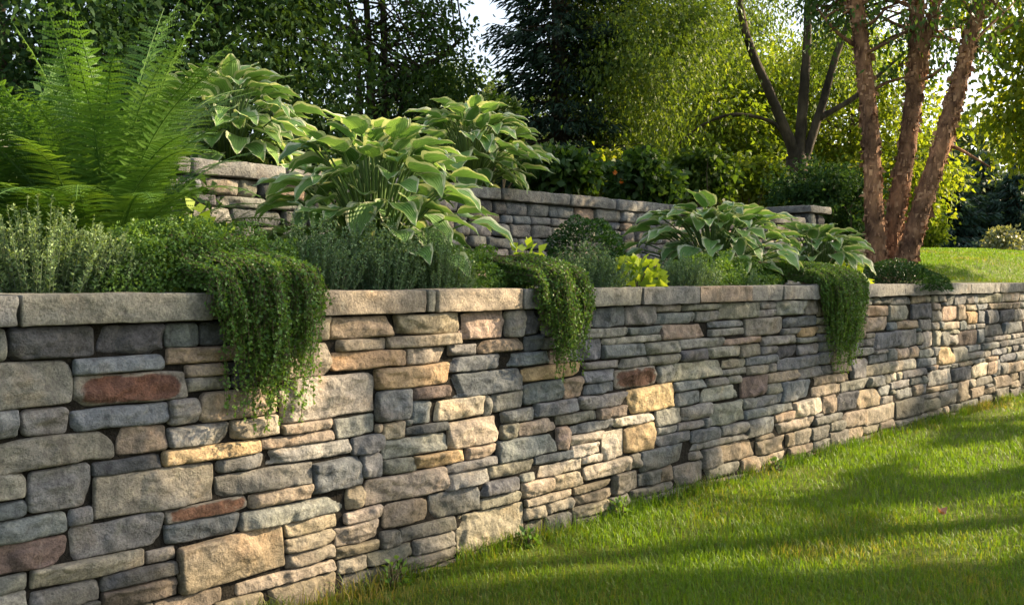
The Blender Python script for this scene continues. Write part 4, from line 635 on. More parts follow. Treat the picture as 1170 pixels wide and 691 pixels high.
# coping slabs, joints read off the photograph
CJ = [-1.3, -.62, .045, 1.98, 2.345 - .0, 2.93]
def xu(x):
    k = (x - 585) / F; return (k * WO[1] - WO[0]) / (WT[0] - k * WT[1])
CJ = [-1.3, -.55, xu(17.5), xu(239), xu(354), xu(483.5), xu(494), xu(592.5), xu(634), xu(667), xu(729), xu(795), xu(855), xu(890), xu(932), xu(985), xu(1030), xu(1075), xu(1106), xu(1140), U_END + .03]
CK = 'ggogtotggogbggggggggg'
for i in range(len(CJ) - 1):
    m = Mesh(); top = 1.1 + random.uniform(-.004, .003)
    block(m, FRONT, CJ[i] + .004, CJ[i + 1] - .004, -.36, .032 + random.uniform(-.006, .008), 1.012, top, CK[i], .012 if CJ[i] < 4 else .02, .008, .0085, c=None)
    o = m.build('coping_stone', M_STONE, wall)
    if CK[i] == 'b': o['label'] = 'warm brown coping slab'
cm = Mesh(); block(cm, FRONT, -1.3, U_END - .055, -.33, -.026, -.2, 1.009, 'd', .25, .004, 0)
cm.build('wall_core', M_CORE, wall)

# upper retaining wall, parallel and set back
UX, UY = xy(0, S2); UP = (np.array([UX, UY, 0]), T3, NF)
up = thing('terrace_wall', (*xy(4, S2 + .15), 1.05), 'low grey stone terrace wall behind the hostas and ferns', 'wall')
m = Mesh(); courses(m, UP, -1.2, 8.0, .98, 1.655, 'ggggodsgb', (.045, .06, .075, .09), (.12, .17, .22, .3), .018)
tag(m.build('stone_facing', M_STONE, up), kind='stuff')
u = -1.2
while u < 7.99:
    w_ = min(random.choice((.42, .55, .7)), 8.0 - u); 
    if 8.0 - u - w_ < .25: w_ = 8.0 - u
    m = Mesh(); block(m, UP, u + .004, u + w_ - .004, -.30, .03, 1.655, 1.735, random.choice('ggog'), .025, .018, .01); m.build('coping_stone', M_STONE, up); u += w_
cm = Mesh(); block(cm, UP, -1.2, 8.0, -.3, -.04, .9, 1.654, 'd', .3, .004, 0); cm.build('wall_core', M_CORE, up)
pr = thing('stone_pier', (*xy(8.25, S2 + .1), 1.05), 'grey stone end pier with flat cap slab rising behind the right hostas', 'pier')
m = Mesh(); PU = (np.array([UX, UY, 0]), T3, NF)
for fr_, a0, a1 in ((UP, 8.10, 8.46), ((np.array([*xy(8.10, S2 - .03), 0]), -NF, -T3), 0, .42)):
    courses(m, fr_, a0, a1, .98, 1.785, 'gdod', (.1, .13, .16), (.2, .25), .02)
tag(m.build('stone_facing', M_STONE, pr), kind='stuff')
m = Mesh(); block(m, UP, 8.05, 8.51, -.47, .05, 1.79, 1.86, 'g', .03, .02, .01); m.build('cap_stone', M_STONE, pr)
m = Mesh(); block(m, UP, 8.14, 8.42, -.4, -.05, .95, 1.787, 'd', .3, .004, 0); m.build('pier_core', M_CORE, pr)

# ------------------------------------------------------------------ grass
def grass(name, X, Y, hgt, wid, mat, kind='stuff', lean=.85):
    n = len(X); Z = tz(X, Y)
    az = rnd(n, 0, 6.283); h = hgt; d = np.stack([np.cos(az), np.sin(az), np.zeros(n)], 1)
    az2 = az + math.pi / 2 + rnd(n, -.6, .6); sd_ = np.stack([np.cos(az2), np.sin(az2), np.zeros(n)], 1)
    le = rnd(n, .1, 1.0) * lean; b = np.stack([X, Y, Z - .008], 1)
    up_ = np.array([0, 0, 1.])
    m1 = b + up_ * (h * .55)[:, None] + d * (h * le * .3)[:, None]
    t1 = b + up_ * (h * (1 - .35 * le))[:, None] + d * (h * le)[:, None]
    wv = sd_ * (wid / 2)[:, None]
    V = np.stack([b - wv, b + wv, m1 + wv * .75, m1 - wv * .75, t1], 1).reshape(-1, 3)
    k = np.arange(n) * 5
    u_, s_q = us(X, Y); foot = np.where(u_ < U_END, np.exp(-np.abs(s_q) / .22), 0)
    patch = vnoise(b, 1.1, 8) * .24 + vnoise(b, 3.5, 9) * .15
    tint = np.clip(.47 - .15 * foot + patch + rnd(n, -.2, .2), 0, 1)
    M = Mesh(); M.add(V, np.stack([k, k + 1, k + 2, k + 3], 1), np.stack([k + 3, k + 2, k + 4], 1), tint=np.repeat(tint, 5))
    return tag(M.build(name, mat), kind=kind)
M_GRASS = leaf_mat('grass_blade', [(.33, .25, .10), (.125, .18, .022), (.085, .18, .016), (.14, .235, .022), (.22, .30, .035)], .45, .5, (1.6, 1.5, .5), .25)
n = 420000
Yg = 2.9 * (15. / 2.9) ** rnd(n, 0, 1); Xg = rnd(n, -.62, .70) * Yg + .2
u, s = us(Xg, Yg); ok = ((s < -.015) | ((u > U_END + .06) & (s < 4))) & (Xg > -1.6)
Xg, Yg = Xg[ok], Yg[ok]; u, s = us(Xg, Yg)
keep = rnd(len(Xg)) < .35 + .65 * sm(vnoise(np.stack([Xg, Yg, Yg * 0], 1), 2.2, 4), -.6, .1)
Xg, Yg, s = Xg[keep], Yg[keep], s[keep]
hg = rnd(len(Xg), .022, .060) * (1 + .35 * vnoise(np.stack([Xg, Yg, Yg * 0], 1), 1.7, 2)) * np.where((s > -.12), rnd(len(Xg), .7, 1.5), 1)
grass('lawn_grass', Xg, Yg, hg, rnd(len(Xg), .0026, .0054) * (Yg / 4.2) ** .55, M_GRASS)
n = 9000                                                # untrimmed tufts against the stones
ut = rnd(n, -.3, U_END); ut = ut[vnoise(np.stack([ut, ut * 0, ut * 0], 1), 5, 6) + rnd(len(ut), -.6, .6) > -.1]; xt, yt = xy(ut, -.015 - rnd(len(ut)) ** 2 * .07)
grass('wall_foot_grass', xt, yt, rnd(len(ut), .03, .12), rnd(len(ut), .003, .005), M_GRASS, lean=1.0)
n = 60000
Yg = 9.5 * (30 / 9.5) ** rnd(n); Xg = rnd(n, .40, .62) * Yg
u, s = us(Xg, Yg); ok = (u > 9.7) | (s > 1.5)
Xg, Yg = Xg[ok], Yg[ok]
grass('far_lawn_grass', Xg, Yg, rnd(len(Xg), .03, .06), .006 * (Yg / 10), M_GRASS)

# ------------------------------------------------------------------ plant kit
def leaves(M, P, L, Wd, D, fold=.25, tint=None, droop=0.):
    """kite-shaped leaves at P pointing along D"""
    n = len(P); L = np.broadcast_to(L, n); Wd = np.broadcast_to(Wd, n)
    D = norm(D); S = norm(np.cross(D, sph(n))); Nn = np.cross(S, D)
    mid = P + D * (L * .42)[:, None]
    tip = P + D * L[:, None] + np.array([0, 0, -1.]) * (L * droop)[:, None]
    V = np.stack([P, mid + S * (Wd / 2)[:, None] + Nn * (Wd * fold)[:, None], tip, mid - S * (Wd / 2)[:, None] + Nn * (Wd * fold)[:, None]], 1).reshape(-1, 3)
    k = np.arange(n) * 4
    if tint is None: tint = rnd(n)
    M.add(V, np.stack([k, k + 1, k + 2, k + 3], 1), tint=np.repeat(np.clip(tint, 0, 1), 4))

def tube(M, pts, rad, seg=8, rough=0., **at):
    pts = np.asarray(pts, float); rad = np.broadcast_to(rad, len(pts)).astype(float)
    tg = norm(np.gradient(pts, axis=0)); ref = np.array([0, 1., 0]) if abs(tg[0][2]) > .8 else np.array([0, 0, 1.])
    s_ = norm(np.cross(tg, ref)); b_ = np.cross(tg, s_)
    an = np.linspace(0, 2 * math.pi, seg, endpoint=False)
    ring = np.cos(an)[None, :, None] * s_[:, None] + np.sin(an)[None, :, None] * b_[:, None]
    R = rad[:, None] * np.ones(seg)
    if rough:
        V0 = (pts[:, None] + ring * R[..., None]).reshape(-1, 3)
        R = R * (1 + rough * vnoise(V0 * np.array([1, 1, .4]), 14, 6).reshape(R.shape) + rough * .5 * vnoise(V0, 40, 3).reshape(R.shape))
    V = (pts[:, None] + ring * R[..., None]).reshape(-1, 3)
    n = len(pts); i2, j2 = np.meshgrid(np.arange(n - 1), np.arange(seg), indexing='ij')
    a_ = (i2 * seg + j2).ravel(); b2 = (i2 * seg + (j2 + 1) % seg).ravel()
    M.add(V, np.stack([a_, b2, b2 + seg, a_ + seg], 1), **at)

def curve(p0, p1, n=10, wob=.05, sag=0.):
    p0, p1 = np.array(p0, float), np.array(p1, float); t = np.linspace(0, 1, n)[:, None]
    L = np.linalg.norm(p1 - p0); k = RNG.normal(size=(2, 3)) * L * wob
    P = p0 + (p1 - p0) * t + k[0] * np.sin(t * math.pi) + k[1] * np.sin(t * 2 * math.pi) * .5
    P[:, 2] += sag * L * np.sin(t[:, 0] * math.pi)
    return P
def spline(pts, n=24):
    pts = np.asarray(pts, float); t = np.linspace(0, len(pts) - 1, n); out = []
    for v in t:
        i = min(int(v), len(pts) - 2); f = v - i
        a_, b_, c_, d_ = pts[max(i - 1, 0)], pts[i], pts[i + 1], pts[min(i + 2, len(pts) - 1)]
        out.append(.5 * (2 * b_ + (c_ - a_) * f + (2 * a_ - 5 * b_ + 4 * c_ - d_) * f * f + (3 * b_ - 3 * c_ + d_ - a_) * f ** 3))
    return np.array(out)

def blob(n, c, r, shell=.55):
    d = sph(n); k = rnd(n, shell ** 3, 1) ** (1 / 3.); return np.asarray(c) + d * k[:, None] * np.asarray(r), d

def crown(M, c, r, nclump, per, cr, L, Wd, droop=.15, shell=.25, tone=0., down=.4, flat=.7):
    """clumps of leaves spread through the crown volume; gaps stay between the clumps"""
    cc, d = blob(nclump, c, r, shell)
    cc = cc + np.stack([vnoise(cc, .8, 1), vnoise(cc, .8, 2), vnoise(cc, .8, 3)], 1) * np.min(r) * .25
    rr = cr * rnd(nclump, .55, 1.35); ct = rnd(nclump, -.25, .25)
    k = np.repeat(np.arange(nclump), per); n = len(k)
    off = RNG.normal(size=(n, 3)) * np.array([1, 1, flat]) * .55
    P = cc[k] + off * rr[k][:, None]
    out = norm(P - np.asarray(c)); D = norm(out * .5 + sph(n) * .9 + np.array([0, 0, -down]))
    leaves(M, P, L * rnd(n, .65, 1.25), Wd * rnd(n, .7, 1.2), D, .2, np.clip(.5 + tone + ct[k] + rnd(n, -.28, .28), 0, 1), droop)
    return cc

def limbs(M, pts, r0, r1, targets, nmax, seg=7, rr=.35):
    """branches that leave a limb and reach for clump centres"""
    pts = np.asarray(pts)
    for tpt in targets[:nmax]:
        low = pts[pts[:, 2] < tpt[2] + .3]
        if len(low) < 2: low = pts
        w_ = np.linalg.norm(low - tpt, axis=1); i = int(np.argmin(w_ + rnd(len(low), 0, .6)))
        f = i / max(1, len(pts) - 1); r = (r0 * (1 - f) + r1 * f) * rr
        tube(M, curve(low[i], tpt, 9, .07, .06), np.linspace(max(r, .012), .005, 9), 5)

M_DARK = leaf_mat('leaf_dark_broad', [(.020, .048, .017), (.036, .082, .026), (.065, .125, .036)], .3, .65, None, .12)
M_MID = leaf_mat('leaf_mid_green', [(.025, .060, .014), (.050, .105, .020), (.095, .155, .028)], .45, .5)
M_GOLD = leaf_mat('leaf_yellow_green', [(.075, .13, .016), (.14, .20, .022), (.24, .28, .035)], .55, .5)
M_FINE = leaf_mat('leaf_fine_green', [(.055, .10, .018), (.10, .165, .028), (.17, .23, .04)], .5, .5)
M_NEEDLE = leaf_mat('needle', [(.014, .032, .020), (.026, .056, .032), (.046, .084, .042)], .14, .6)
M_BIRCHLEAF = leaf_mat('leaf_birch', [(.035, .075, .018), (.06, .12, .025), (.11, .17, .035)], .42, .45)
M_FAR = leaf_mat('leaf_far', [(.05, .085, .035), (.085, .125, .045), (.14, .17, .06)], .35, .6)
M_FARDARK = leaf_mat('leaf_far_dark', [(.025, .055, .045), (.04, .08, .055), (.065, .11, .065)], .2, .6)
M_FERN = leaf_mat('fern_frond', [(.038, .105, .020), (.068, .155, .028), (.12, .22, .042)], .38, .5)
M_THYME = leaf_mat('grey_green_leaf', [(.065, .12, .055), (.11, .19, .085), (.19, .28, .135)], .25, .6)
M_CREEP = leaf_mat('creeping_leaf', [(.055, .125, .028), (.11, .205, .042), (.20, .31, .07)], .32, .45)
M_LIME = leaf_mat('lime_leaf', [(.14, .24, .03), (.24, .36, .045), (.38, .48, .08)], .4, .45)
M_BOX = leaf_mat('boxwood_leaf', [(.018, .050, .014), (.032, .082, .020), (.06, .13, .03)], .2, .35)

# ------------------------------------------------------------------ background trees
def base(x, y): return np.array([x, y, float(tz(x, y))])
def tree(name, label, cat, x, y, crowns, mat, stems, bark=None, L=.07, Wd=.04, per=60, cr=.35, nb=30, droop=.15, shell=.25, tone=0., down=.4, group=None):
    b = base(x, y); t = thing(name, b, label, cat, group)
    cm_, tm = Mesh(), Mesh(); cc = []
    for (c, r, ncl) in crowns: cc.append(crown(cm_, c, r, ncl, per, cr, L, Wd, droop, shell, tone, down))
    cc = np.concatenate(cc)
    for pts, r0, r1 in stems:
        P = spline(pts, 26); tube(tm, P, np.linspace(r0, r1, 26) * (1 + .3 * np.exp(-np.linspace(0, 14, 26))), 10, .12)
        idx = RNG.permutation(len(cc)); d = np.array([np.min(np.linalg.norm(P - c, axis=1)) for c in cc[idx]])
        limbs(tm, P[6:], r0, r1, cc[idx][d < 2.6], nb)
    tm.build('trunk', bark or M_BARK, t); cm_.build('crown', mat, t)
    return t

# dark broadleaf trees, left
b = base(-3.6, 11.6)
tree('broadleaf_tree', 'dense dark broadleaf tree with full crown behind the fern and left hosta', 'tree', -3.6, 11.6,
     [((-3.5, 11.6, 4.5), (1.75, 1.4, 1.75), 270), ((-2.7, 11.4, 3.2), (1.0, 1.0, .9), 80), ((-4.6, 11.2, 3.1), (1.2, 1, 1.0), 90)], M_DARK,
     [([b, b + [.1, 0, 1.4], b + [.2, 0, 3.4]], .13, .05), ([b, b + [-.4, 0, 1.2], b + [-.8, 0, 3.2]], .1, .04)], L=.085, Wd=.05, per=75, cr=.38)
b = base(-1.75, 13.2)
tree('broadleaf_tree', 'open airy tree with thin dark multiple stems left of the spruce', 'tree', -1.75, 13.2,
     [((-1.9, 13.2, 4.9), (1.4, 1.2, 1.9), 210), ((-.95, 13.0, 3.9), (.6, .8, .9), 55), ((-1.7, 13.2, 2.8), (.9, .8, .5), 28)], M_MID,
     [([b, b + [-.12, 0, 1.2], (px(423, 13.2), 13.2, pz(60, 13.2)), (px(415, 13.2), 13.2, pz(-60, 13.2))], .085, .03),
      ([b, b + [.05, 0, 1.0], (px(440, 13.2), 13.2, pz(60, 13.2)), (px(436, 13.2), 13.2, pz(-60, 13.2))], .075, .03),
      ([b, b + [.15, 0, .7], (px(468, 13.2), 13.2, pz(98, 13.2)), (px(510, 13.2), 13.1, pz(65, 13.2)), (px(530, 13.2), 13., pz(48, 13.2))], .075, .015),
      ([b, b + [-.25, 0, .9], (px(408, 13.2), 13.2, pz(50, 13.2)), (px(385, 13.2), 13.2, pz(-40, 13.2))], .065, .02)], L=.075, Wd=.045, per=50, cr=.30, nb=34, tone=.1)
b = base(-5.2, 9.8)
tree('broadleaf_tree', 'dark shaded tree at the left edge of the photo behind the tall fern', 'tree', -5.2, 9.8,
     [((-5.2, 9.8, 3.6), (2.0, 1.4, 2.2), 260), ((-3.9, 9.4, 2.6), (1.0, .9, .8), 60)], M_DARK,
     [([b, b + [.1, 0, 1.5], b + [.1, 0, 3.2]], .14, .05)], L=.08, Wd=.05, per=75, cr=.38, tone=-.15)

def conifer(name, label, x, y, h, r0, n_tier, per, mat, L=.13, Wd=.028, group=None, taper=1.0, bare=0.):
    b = base(x, y); t = thing(name, b, label, 'tree', group); tm, cm_ = Mesh(), Mesh()
    tube(tm, spline([b - [0, 0, .1], b + [0, 0, h * .5], b + [0, 0, h]], 14), np.linspace(.16, .02, 14), 8, .1)
    for i in range(n_tier):
        f = (i + random.random()) / n_tier; z = b[2] + .15 + f * h * .97; R = r0 * (1 - f) ** taper * random.uniform(.75, 1.12)
        nbr = max(4, int(9 * (1 - f) + 3)); a0 = random.uniform(0, 6)
        for k in range(nbr):
            an = a0 + k * 6.283 / nbr + random.uniform(-.25, .25); Rk = R * random.uniform(.7, 1.1)
            d = np.array([math.cos(an), math.sin(an), 0]); tt = np.linspace(0, 1, 8)
            P = np.array([x, y, z]) + d * (tt * Rk)[:, None]; P[:, 2] += -.32 * Rk * tt + .16 * Rk * tt ** 3 + .05
            tube(tm, P, np.linspace(.018, .004, 8), 4)
            m = int(per * Rk / r0) + 6; tk = rnd(m, .12 + bare * (1 - f), 1.03); sd_ = np.array([-d[1], d[0], 0])
            wd = .34 * Rk * (1.05 - tk) + .10
            Q = np.array([x, y, z]) + d * (tk * Rk)[:, None] + sd_ * (rnd(m, -1, 1) * wd)[:, None]
            Q[:, 2] += -.32 * Rk * tk + .16 * Rk * tk ** 3 + .05 - rnd(m, 0, .16)
            D = d + sd_ * rnd(m, -.9, .9)[:, None] + np.array([0, 0, 1]) * rnd(m, -.9, .15)[:, None]
            leaves(cm_, Q, L * rnd(m, .6, 1.2), Wd, D, .1, rnd(m) * .6 + .25 * tk, .2)
    tm.build('trunk', M_BARK, t); cm_.build('crown', mat, t); return t
conifer('spruce_tree', 'tall dark blue green spruce standing behind the terrace wall in the middle', px(640, 13.6), 13.6, 11.5, 1.22, 64, 105, M_NEEDLE, .15, .034, taper=.62, bare=.25)

# multi-stemmed tree with fine hanging foliage
Y = 15.; b = base(px(910, Y), Y); P_ = lambda x, y, dy=0.: np.array([px(x, Y + dy), Y + dy, pz(y, Y + dy)])
fork = P_(908, 178)
tree('shade_tree', 'large multi stemmed tree with fine hanging foliage and arching low branch', 'tree', b[0], Y,
     [((px(725, 14), 14.2, 5.2), (1.3, 1.4, 1.9), 230), ((px(815, 15.4), 15.6, 5.6), (1.1, .6, 1.4), 55), ((px(735, 13.4), 13.4, 4.0), (1.0, 1.1, 1.3), 130), ((px(900, 16.4), 16.6, 6.0), (2.0, 1.0, 1.5), 110), ((px(960, 15.8), 16, 4.6), (.8, .7, .6), 36)], M_FINE,
     [([b - [0, 0, .1], P_(910, 200), fork], 0.17, .15), ([fork, P_(880, 112), P_(852, 45), P_(836, -30)], .085, .05),
      ([fork + [.05, 0, .0], P_(917, 100), P_(920, 50), P_(922, -40)], .09, .05), ([fork + [.12, 0, -.1], P_(938, 120), P_(955, 60), P_(985, -20)], .075, .04),
      ([P_(898, 160), P_(880, 140), P_(835, 132), P_(795, 148), P_(762, 178)], .035, .012), ([P_(936, 135), P_(975, 112), P_(1010, 80), P_(1040, 55)], .05, .015)],
     L=.06, Wd=.032, per=105, cr=.40, nb=0, droop=.22, shell=.1, down=.8)
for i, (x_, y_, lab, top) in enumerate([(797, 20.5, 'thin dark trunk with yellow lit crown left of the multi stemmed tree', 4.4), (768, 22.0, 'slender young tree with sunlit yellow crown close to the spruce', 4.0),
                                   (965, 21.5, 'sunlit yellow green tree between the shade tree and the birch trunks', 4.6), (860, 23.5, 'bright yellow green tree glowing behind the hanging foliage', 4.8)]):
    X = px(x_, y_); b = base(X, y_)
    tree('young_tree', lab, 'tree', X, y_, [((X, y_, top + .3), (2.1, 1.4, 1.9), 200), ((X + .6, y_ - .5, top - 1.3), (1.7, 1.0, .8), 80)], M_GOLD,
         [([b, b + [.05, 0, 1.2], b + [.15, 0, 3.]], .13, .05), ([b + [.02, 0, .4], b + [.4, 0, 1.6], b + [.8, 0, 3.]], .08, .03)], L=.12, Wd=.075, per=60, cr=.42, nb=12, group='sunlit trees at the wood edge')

X = px(528, 27.); b = base(X, 27.)
tree('young_tree', 'pale hazy green tree seen in the gap left of the spruce', 'tree', X, 27., [((X, 27., 4.9), (1.5, 1.2, 2.2), 150), ((X - 1.6, 27.4, 3.8), (1.4, 1.2, 1.6), 90), ((X + 1.5, 27.6, 4.), (1.3, 1.2, 1.8), 90)], M_FAR, [([b, b + [.05, 0, 1.2], b + [.1, 0, 3.]], .13, .05)], L=.14, Wd=.085, per=60, cr=.42, nb=10)
# river birch: three peeling trunks
Y = 8.3; cx_ = px(1020, Y); b = base(cx_, Y)
bt = thing('river_birch', b, 'three peeling red brown birch trunks leaning apart at the end of the bed', 'tree')
tm, fm, cm_ = Mesh(), Mesh(), Mesh()
B_ = lambda x, y, dy=0.: np.array([px(x, Y + dy), Y + dy, pz(y, Y + dy)])
stems = [([B_(1005, 318), B_(1003, 283), B_(993, 152), B_(972, 0), B_(945, -180), B_(930, -400)], .098, .05),
         ([B_(1017, 318, .15), B_(1018, 288, .15), B_(1033, 177, .15), B_(1043, 50, .15), B_(1042, -60, .15), B_(1030, -380, .15)], .105, .05),
         ([B_(1034, 318, -.05), B_(1038, 293, -.05), B_(1069, 177, -.05), B_(1094, 86, -.05), B_(1122, -10, -.05), B_(1190, -300, -.05)], .108, .05),
         ([B_(1036, 165, .15), B_(1044, 100, .15), B_(1056, 50, .15), B_(1070, -5, .15), B_(1100, -200, .15)], .06, .03)]
for pts, r0, r1 in stems:
    n_ = 60; P = spline(pts, n_); P[:, 0] += .018 * np.sin(np.linspace(0, 9, n_) + r0 * 90); R = np.linspace(r0, r1, n_) * .86 * (1 + .25 * np.exp(-np.linspace(0, 12, n_)))
    tube(tm, P, R, 22, .11)
    m = 1500 if r0 > .08 else 450
    zz = rnd(m) ** 1.2 * (n_ - 2); i = zz.astype(int); f = (zz - i)[:, None]; ce = P[i] * (1 - f) + P[i + 1] * f; r = R[i]
    an = rnd(m, 0, 6.283); o_ = np.stack([np.cos(an), np.sin(an), np.zeros(m)], 1); tn = np.stack([-np.sin(an), np.cos(an), np.zeros(m)], 1)
    s_ = rnd(m, .006, .04) * rnd(m, .5, 1.2); hh = rnd(m, .006, .06) * rnd(m, .4, 1.2); lift = rnd(m, .002, .03) * rnd(m); upz = np.array([0, 0, 1.])
    p0 = ce + o_ * (r * .97)[:, None]; sg = np.sign(rnd(m, -1, 1))[:, None]
    a1 = p0 + tn * sg * s_[:, None] + o_ * lift[:, None]
    V = np.stack([p0 - upz * hh[:, None] * .5, a1 - upz * hh[:, None] * .6 + o_ * (lift * .5)[:, None], a1 + upz * hh[:, None] * .4, p0 + upz * hh[:, None] * .5], 1).reshape(-1, 3)
    k = np.arange(m) * 4; fm.add(V, np.stack([k, k + 1, k + 2, k + 3], 1))
for pts in ([B_(1066, 175), B_(1085, 168), B_(1110, 180), B_(1130, 192)], [B_(1040, 95, .15), B_(1062, 88), B_(1080, 72)], [B_(990, 110), B_(1010, 96), B_(1042, 88)], [B_(1098, 70), B_(1130, 45), B_(1170, 20)], [B_(985, 60), B_(955, 40), B_(930, 10)]):
    tube(tm, spline(pts, 14), np.linspace(.022, .006, 14), 6, .1)
ALLB = np.concatenate([spline(p[0], 30) for p in stems]); 
c1 = crown(cm_, (cx_ + .1, Y, 6.6), (2.3, 2.0, 1.9), 210, 70, .42, .06, .038, .25, .3, 0, .7)
c2 = crown(cm_, (px(1050, Y), Y + .2, 3.55), (1.15, .8, .62), 95, 40, .2, .05, .034, .25, .1, .1, .7)
c3 = crown(cm_, (px(1000, Y), Y + .5, 3.5), (.6, .5, .4), 20, 40, .2, .05, .034, .25, .1, 0, .7)
limbs(tm, ALLB, .07, .03, np.concatenate([c2, c3, c1[::4]]), 110, 4, .3)
tm.build('trunk', M_BIRCH, bt); fm.build('peeling_bark', M_FLAKE, bt); cm_.build('crown', M_BIRCHLEAF, bt)

# sunlit maple at the right edge, trunk outside the frame
b = base(9.4, 14.2)
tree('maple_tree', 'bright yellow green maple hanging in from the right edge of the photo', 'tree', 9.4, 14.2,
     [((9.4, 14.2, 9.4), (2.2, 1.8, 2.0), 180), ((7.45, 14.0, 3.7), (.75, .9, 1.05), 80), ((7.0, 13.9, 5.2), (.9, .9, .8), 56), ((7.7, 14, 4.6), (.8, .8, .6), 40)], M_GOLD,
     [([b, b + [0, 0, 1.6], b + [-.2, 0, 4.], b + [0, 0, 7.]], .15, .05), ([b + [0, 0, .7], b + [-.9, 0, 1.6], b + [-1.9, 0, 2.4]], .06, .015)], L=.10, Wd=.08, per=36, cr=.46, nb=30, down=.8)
for x, y, zc, r_, lb in ((17.0, 17.1, 6.5, (1.3, 1.2, 1.2), 'round maple beyond the right edge casting the nearer shade band on the far lawn'), (24., 31., 9.2, (2.6, 2.6, 1.9), 'round maple beyond the right edge casting the farther shade band on the far lawn')):  # unseen trees added to throw shade bands across the far lawn
    b = base(x, y)
    tree('maple_tree', lb, 'tree', x, y, [((x, y, zc), r_, int(70 * r_[0]))], M_MID, [([b, b + [0, 0, 1.6], (x, y, zc)], .17, .06)], L=.14, Wd=.11, per=60, cr=.45, nb=12)
# unseen maples off right, leaves set by the mask to dapple wall and lawn
E1 = np.array([-.28031, .95991, 0]); E2 = np.array([-.43552, -.12718, .89115]); MC = .08; P0, Q0 = 1.2, -4.2
bits = []
for j, row in enumerate(SHADE_CLUSTERS):
    for first, count in row:
        for i in range(first, first + count): bits.append((P0 + (i + .5) * MC, Q0 + (j + .5) * MC))
have = {(round((p - P0) / MC - .5), round((q - Q0) / MC - .5)) for p, q in bits}
full = np.array([sum((round((p - P0) / MC - .5) + a, round((q - Q0) / MC - .5) + c_) in have for a, c_ in ((1, 0), (-1, 0), (0, 1), (0, -1))) for p, q in bits])
bits = np.array(bits)
sites = [(9.6, 4.3, 3.2), (11.4, 7.2, 5.4), (13.2, 10.6, 7.6), (14.6, 13.4, 20)]
lab = ['leafy maple beyond the right edge nearest the camera shading the lawn', 'leafy maple beyond the right edge shading the middle of the wall', 'leafy maple beyond the right edge shading the far wall end', 'leafy maple standing farthest back beyond the right edge']
lo = -9
for (x, y, hi), lb in zip(sites, lab):
    pc = E1[0] * x + E1[1] * y
    pick = (bits[:, 0] >= lo) & (bits[:, 0] < hi); sel, dense = bits[pick], full[pick]; lo = hi
    if not len(sel): continue
    b = base(x, y); d0 = x * SUN[0] + y * SUN[1]
    # distance along the sun ray so that the clump sits round the trunk
    k = np.repeat(np.arange(len(sel)), 2)
    hor = math.hypot(SUN[0], SUN[1]); hx = SUN[:2] / hor
    base_h = (sel[k, :1] * E1[:2] + sel[k, 1:] * E2[:2]) @ hx
    dist = ((np.array([x, y]) @ hx) - base_h + RNG.normal(size=len(k)) * 1.1) / hor
    ctr = sel[k, :1] * E1 + sel[k, 1:] * E2 + SUN * dist[:, None]
    ok = ctr[:, 2] > b[2] + 1.5; ctr = ctr[ok]; den = dense[k][ok] >= 4
    t = thing('maple_tree', b, lb, 'tree', 'maples beyond the right edge'); cm_, tm = Mesh(), Mesh()
    kk = np.repeat(np.arange(len(ctr)), np.where(den, 14, 13)); n_ = len(kk)
    jr = np.where(den[kk], .08, .042); Pp = ctr[kk] + E1 * (rnd(n_, -1, 1) * jr)[:, None] + E2 * (rnd(n_, -1, 1) * jr)[:, None] + SUN * rnd(n_, -.3, .3)[:, None]
    leaves(cm_, Pp, rnd(n_, .05, .085) * np.where(den[kk], 1.05, .72), rnd(n_, .045, .065) * np.where(den[kk], 1.05, .72), sph(n_) + [0, 0, -.5], .15, None, .15)
    P = spline([b, b + [0, 0, 2.2], b + [.1, .05, 4.5], b + [.1, 0, max(5, ctr[:, 2].max() - b[2])]], 26)
    tube(tm, P, np.linspace(.2, .04, 26), 10, .1); limbs(tm, P[6:], .2, .04, ctr[RNG.permutation(len(ctr))], 60)
    tm.build('trunk', M_BARK, t); cm_.build('crown', M_MID, t)

# far trees and the wood
for i, (x_, y_, h, r) in enumerate([(1082, 34, 4.6, 2.2), (1122, 36, 5.0, 2.4), (1160, 34, 4.2, 2.1), (1200, 35, 5.2, 2.3), (1050, 37, 4.8, 2.2)]):
    t = conifer('pine_tree', ['dark blue green conifer nearest the birch at the far lawn edge', 'second dark conifer from the birch at the far lawn edge', 'dark conifer behind the pale bush on the far lawn edge', 'dark conifer cut by the right edge of the photo', 'dark conifer seen between the birch trunks'][i],
                px(x_, y_), y_, h, r, 30, 120, M_FARDARK, .26, .085, 'conifers at the far lawn edge', .7)
    
def shrub(name, label, x, y, zc, r, ncl, per, mat, L, Wd, cr=.12, group=None, tone=0, cat='shrub'):
    b = base(x, y); t = thing(name, b, label, cat, group); cm_, tm = Mesh(), Mesh()
    cc = crown(cm_, (x, y, zc), r, ncl, per, cr, L, Wd, .15, .3, tone, .1)
    for c in cc[:18]: tube(tm, curve(b + [random.uniform(-.05, .05), 0, -.02], c, 7, .08), np.linspace(.012, .004, 7), 5)
    tm.build('stem', M_STEM, t); cm_.build('foliage', mat, t); return t
shrub('bush', 'pale cream flowering bush at the far lawn edge', px(1150, 31), 31, pz(287, 31) + .1, (.6, .6, .55), 45, 40, leaf_mat('cream_leaf', [(.18, .20, .11), (.30, .30, .18)], .3), .16, .11, .3)
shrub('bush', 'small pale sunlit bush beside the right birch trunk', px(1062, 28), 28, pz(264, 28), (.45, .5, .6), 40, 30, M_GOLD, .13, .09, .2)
shrub('hedge_shrub', 'dark rounded evergreen shrub behind the right hostas and left of the birch', px(940, 11), 11., pz(232, 11), (.62, .6, .42), 130, 70, M_DARK, .06, .032, .14)
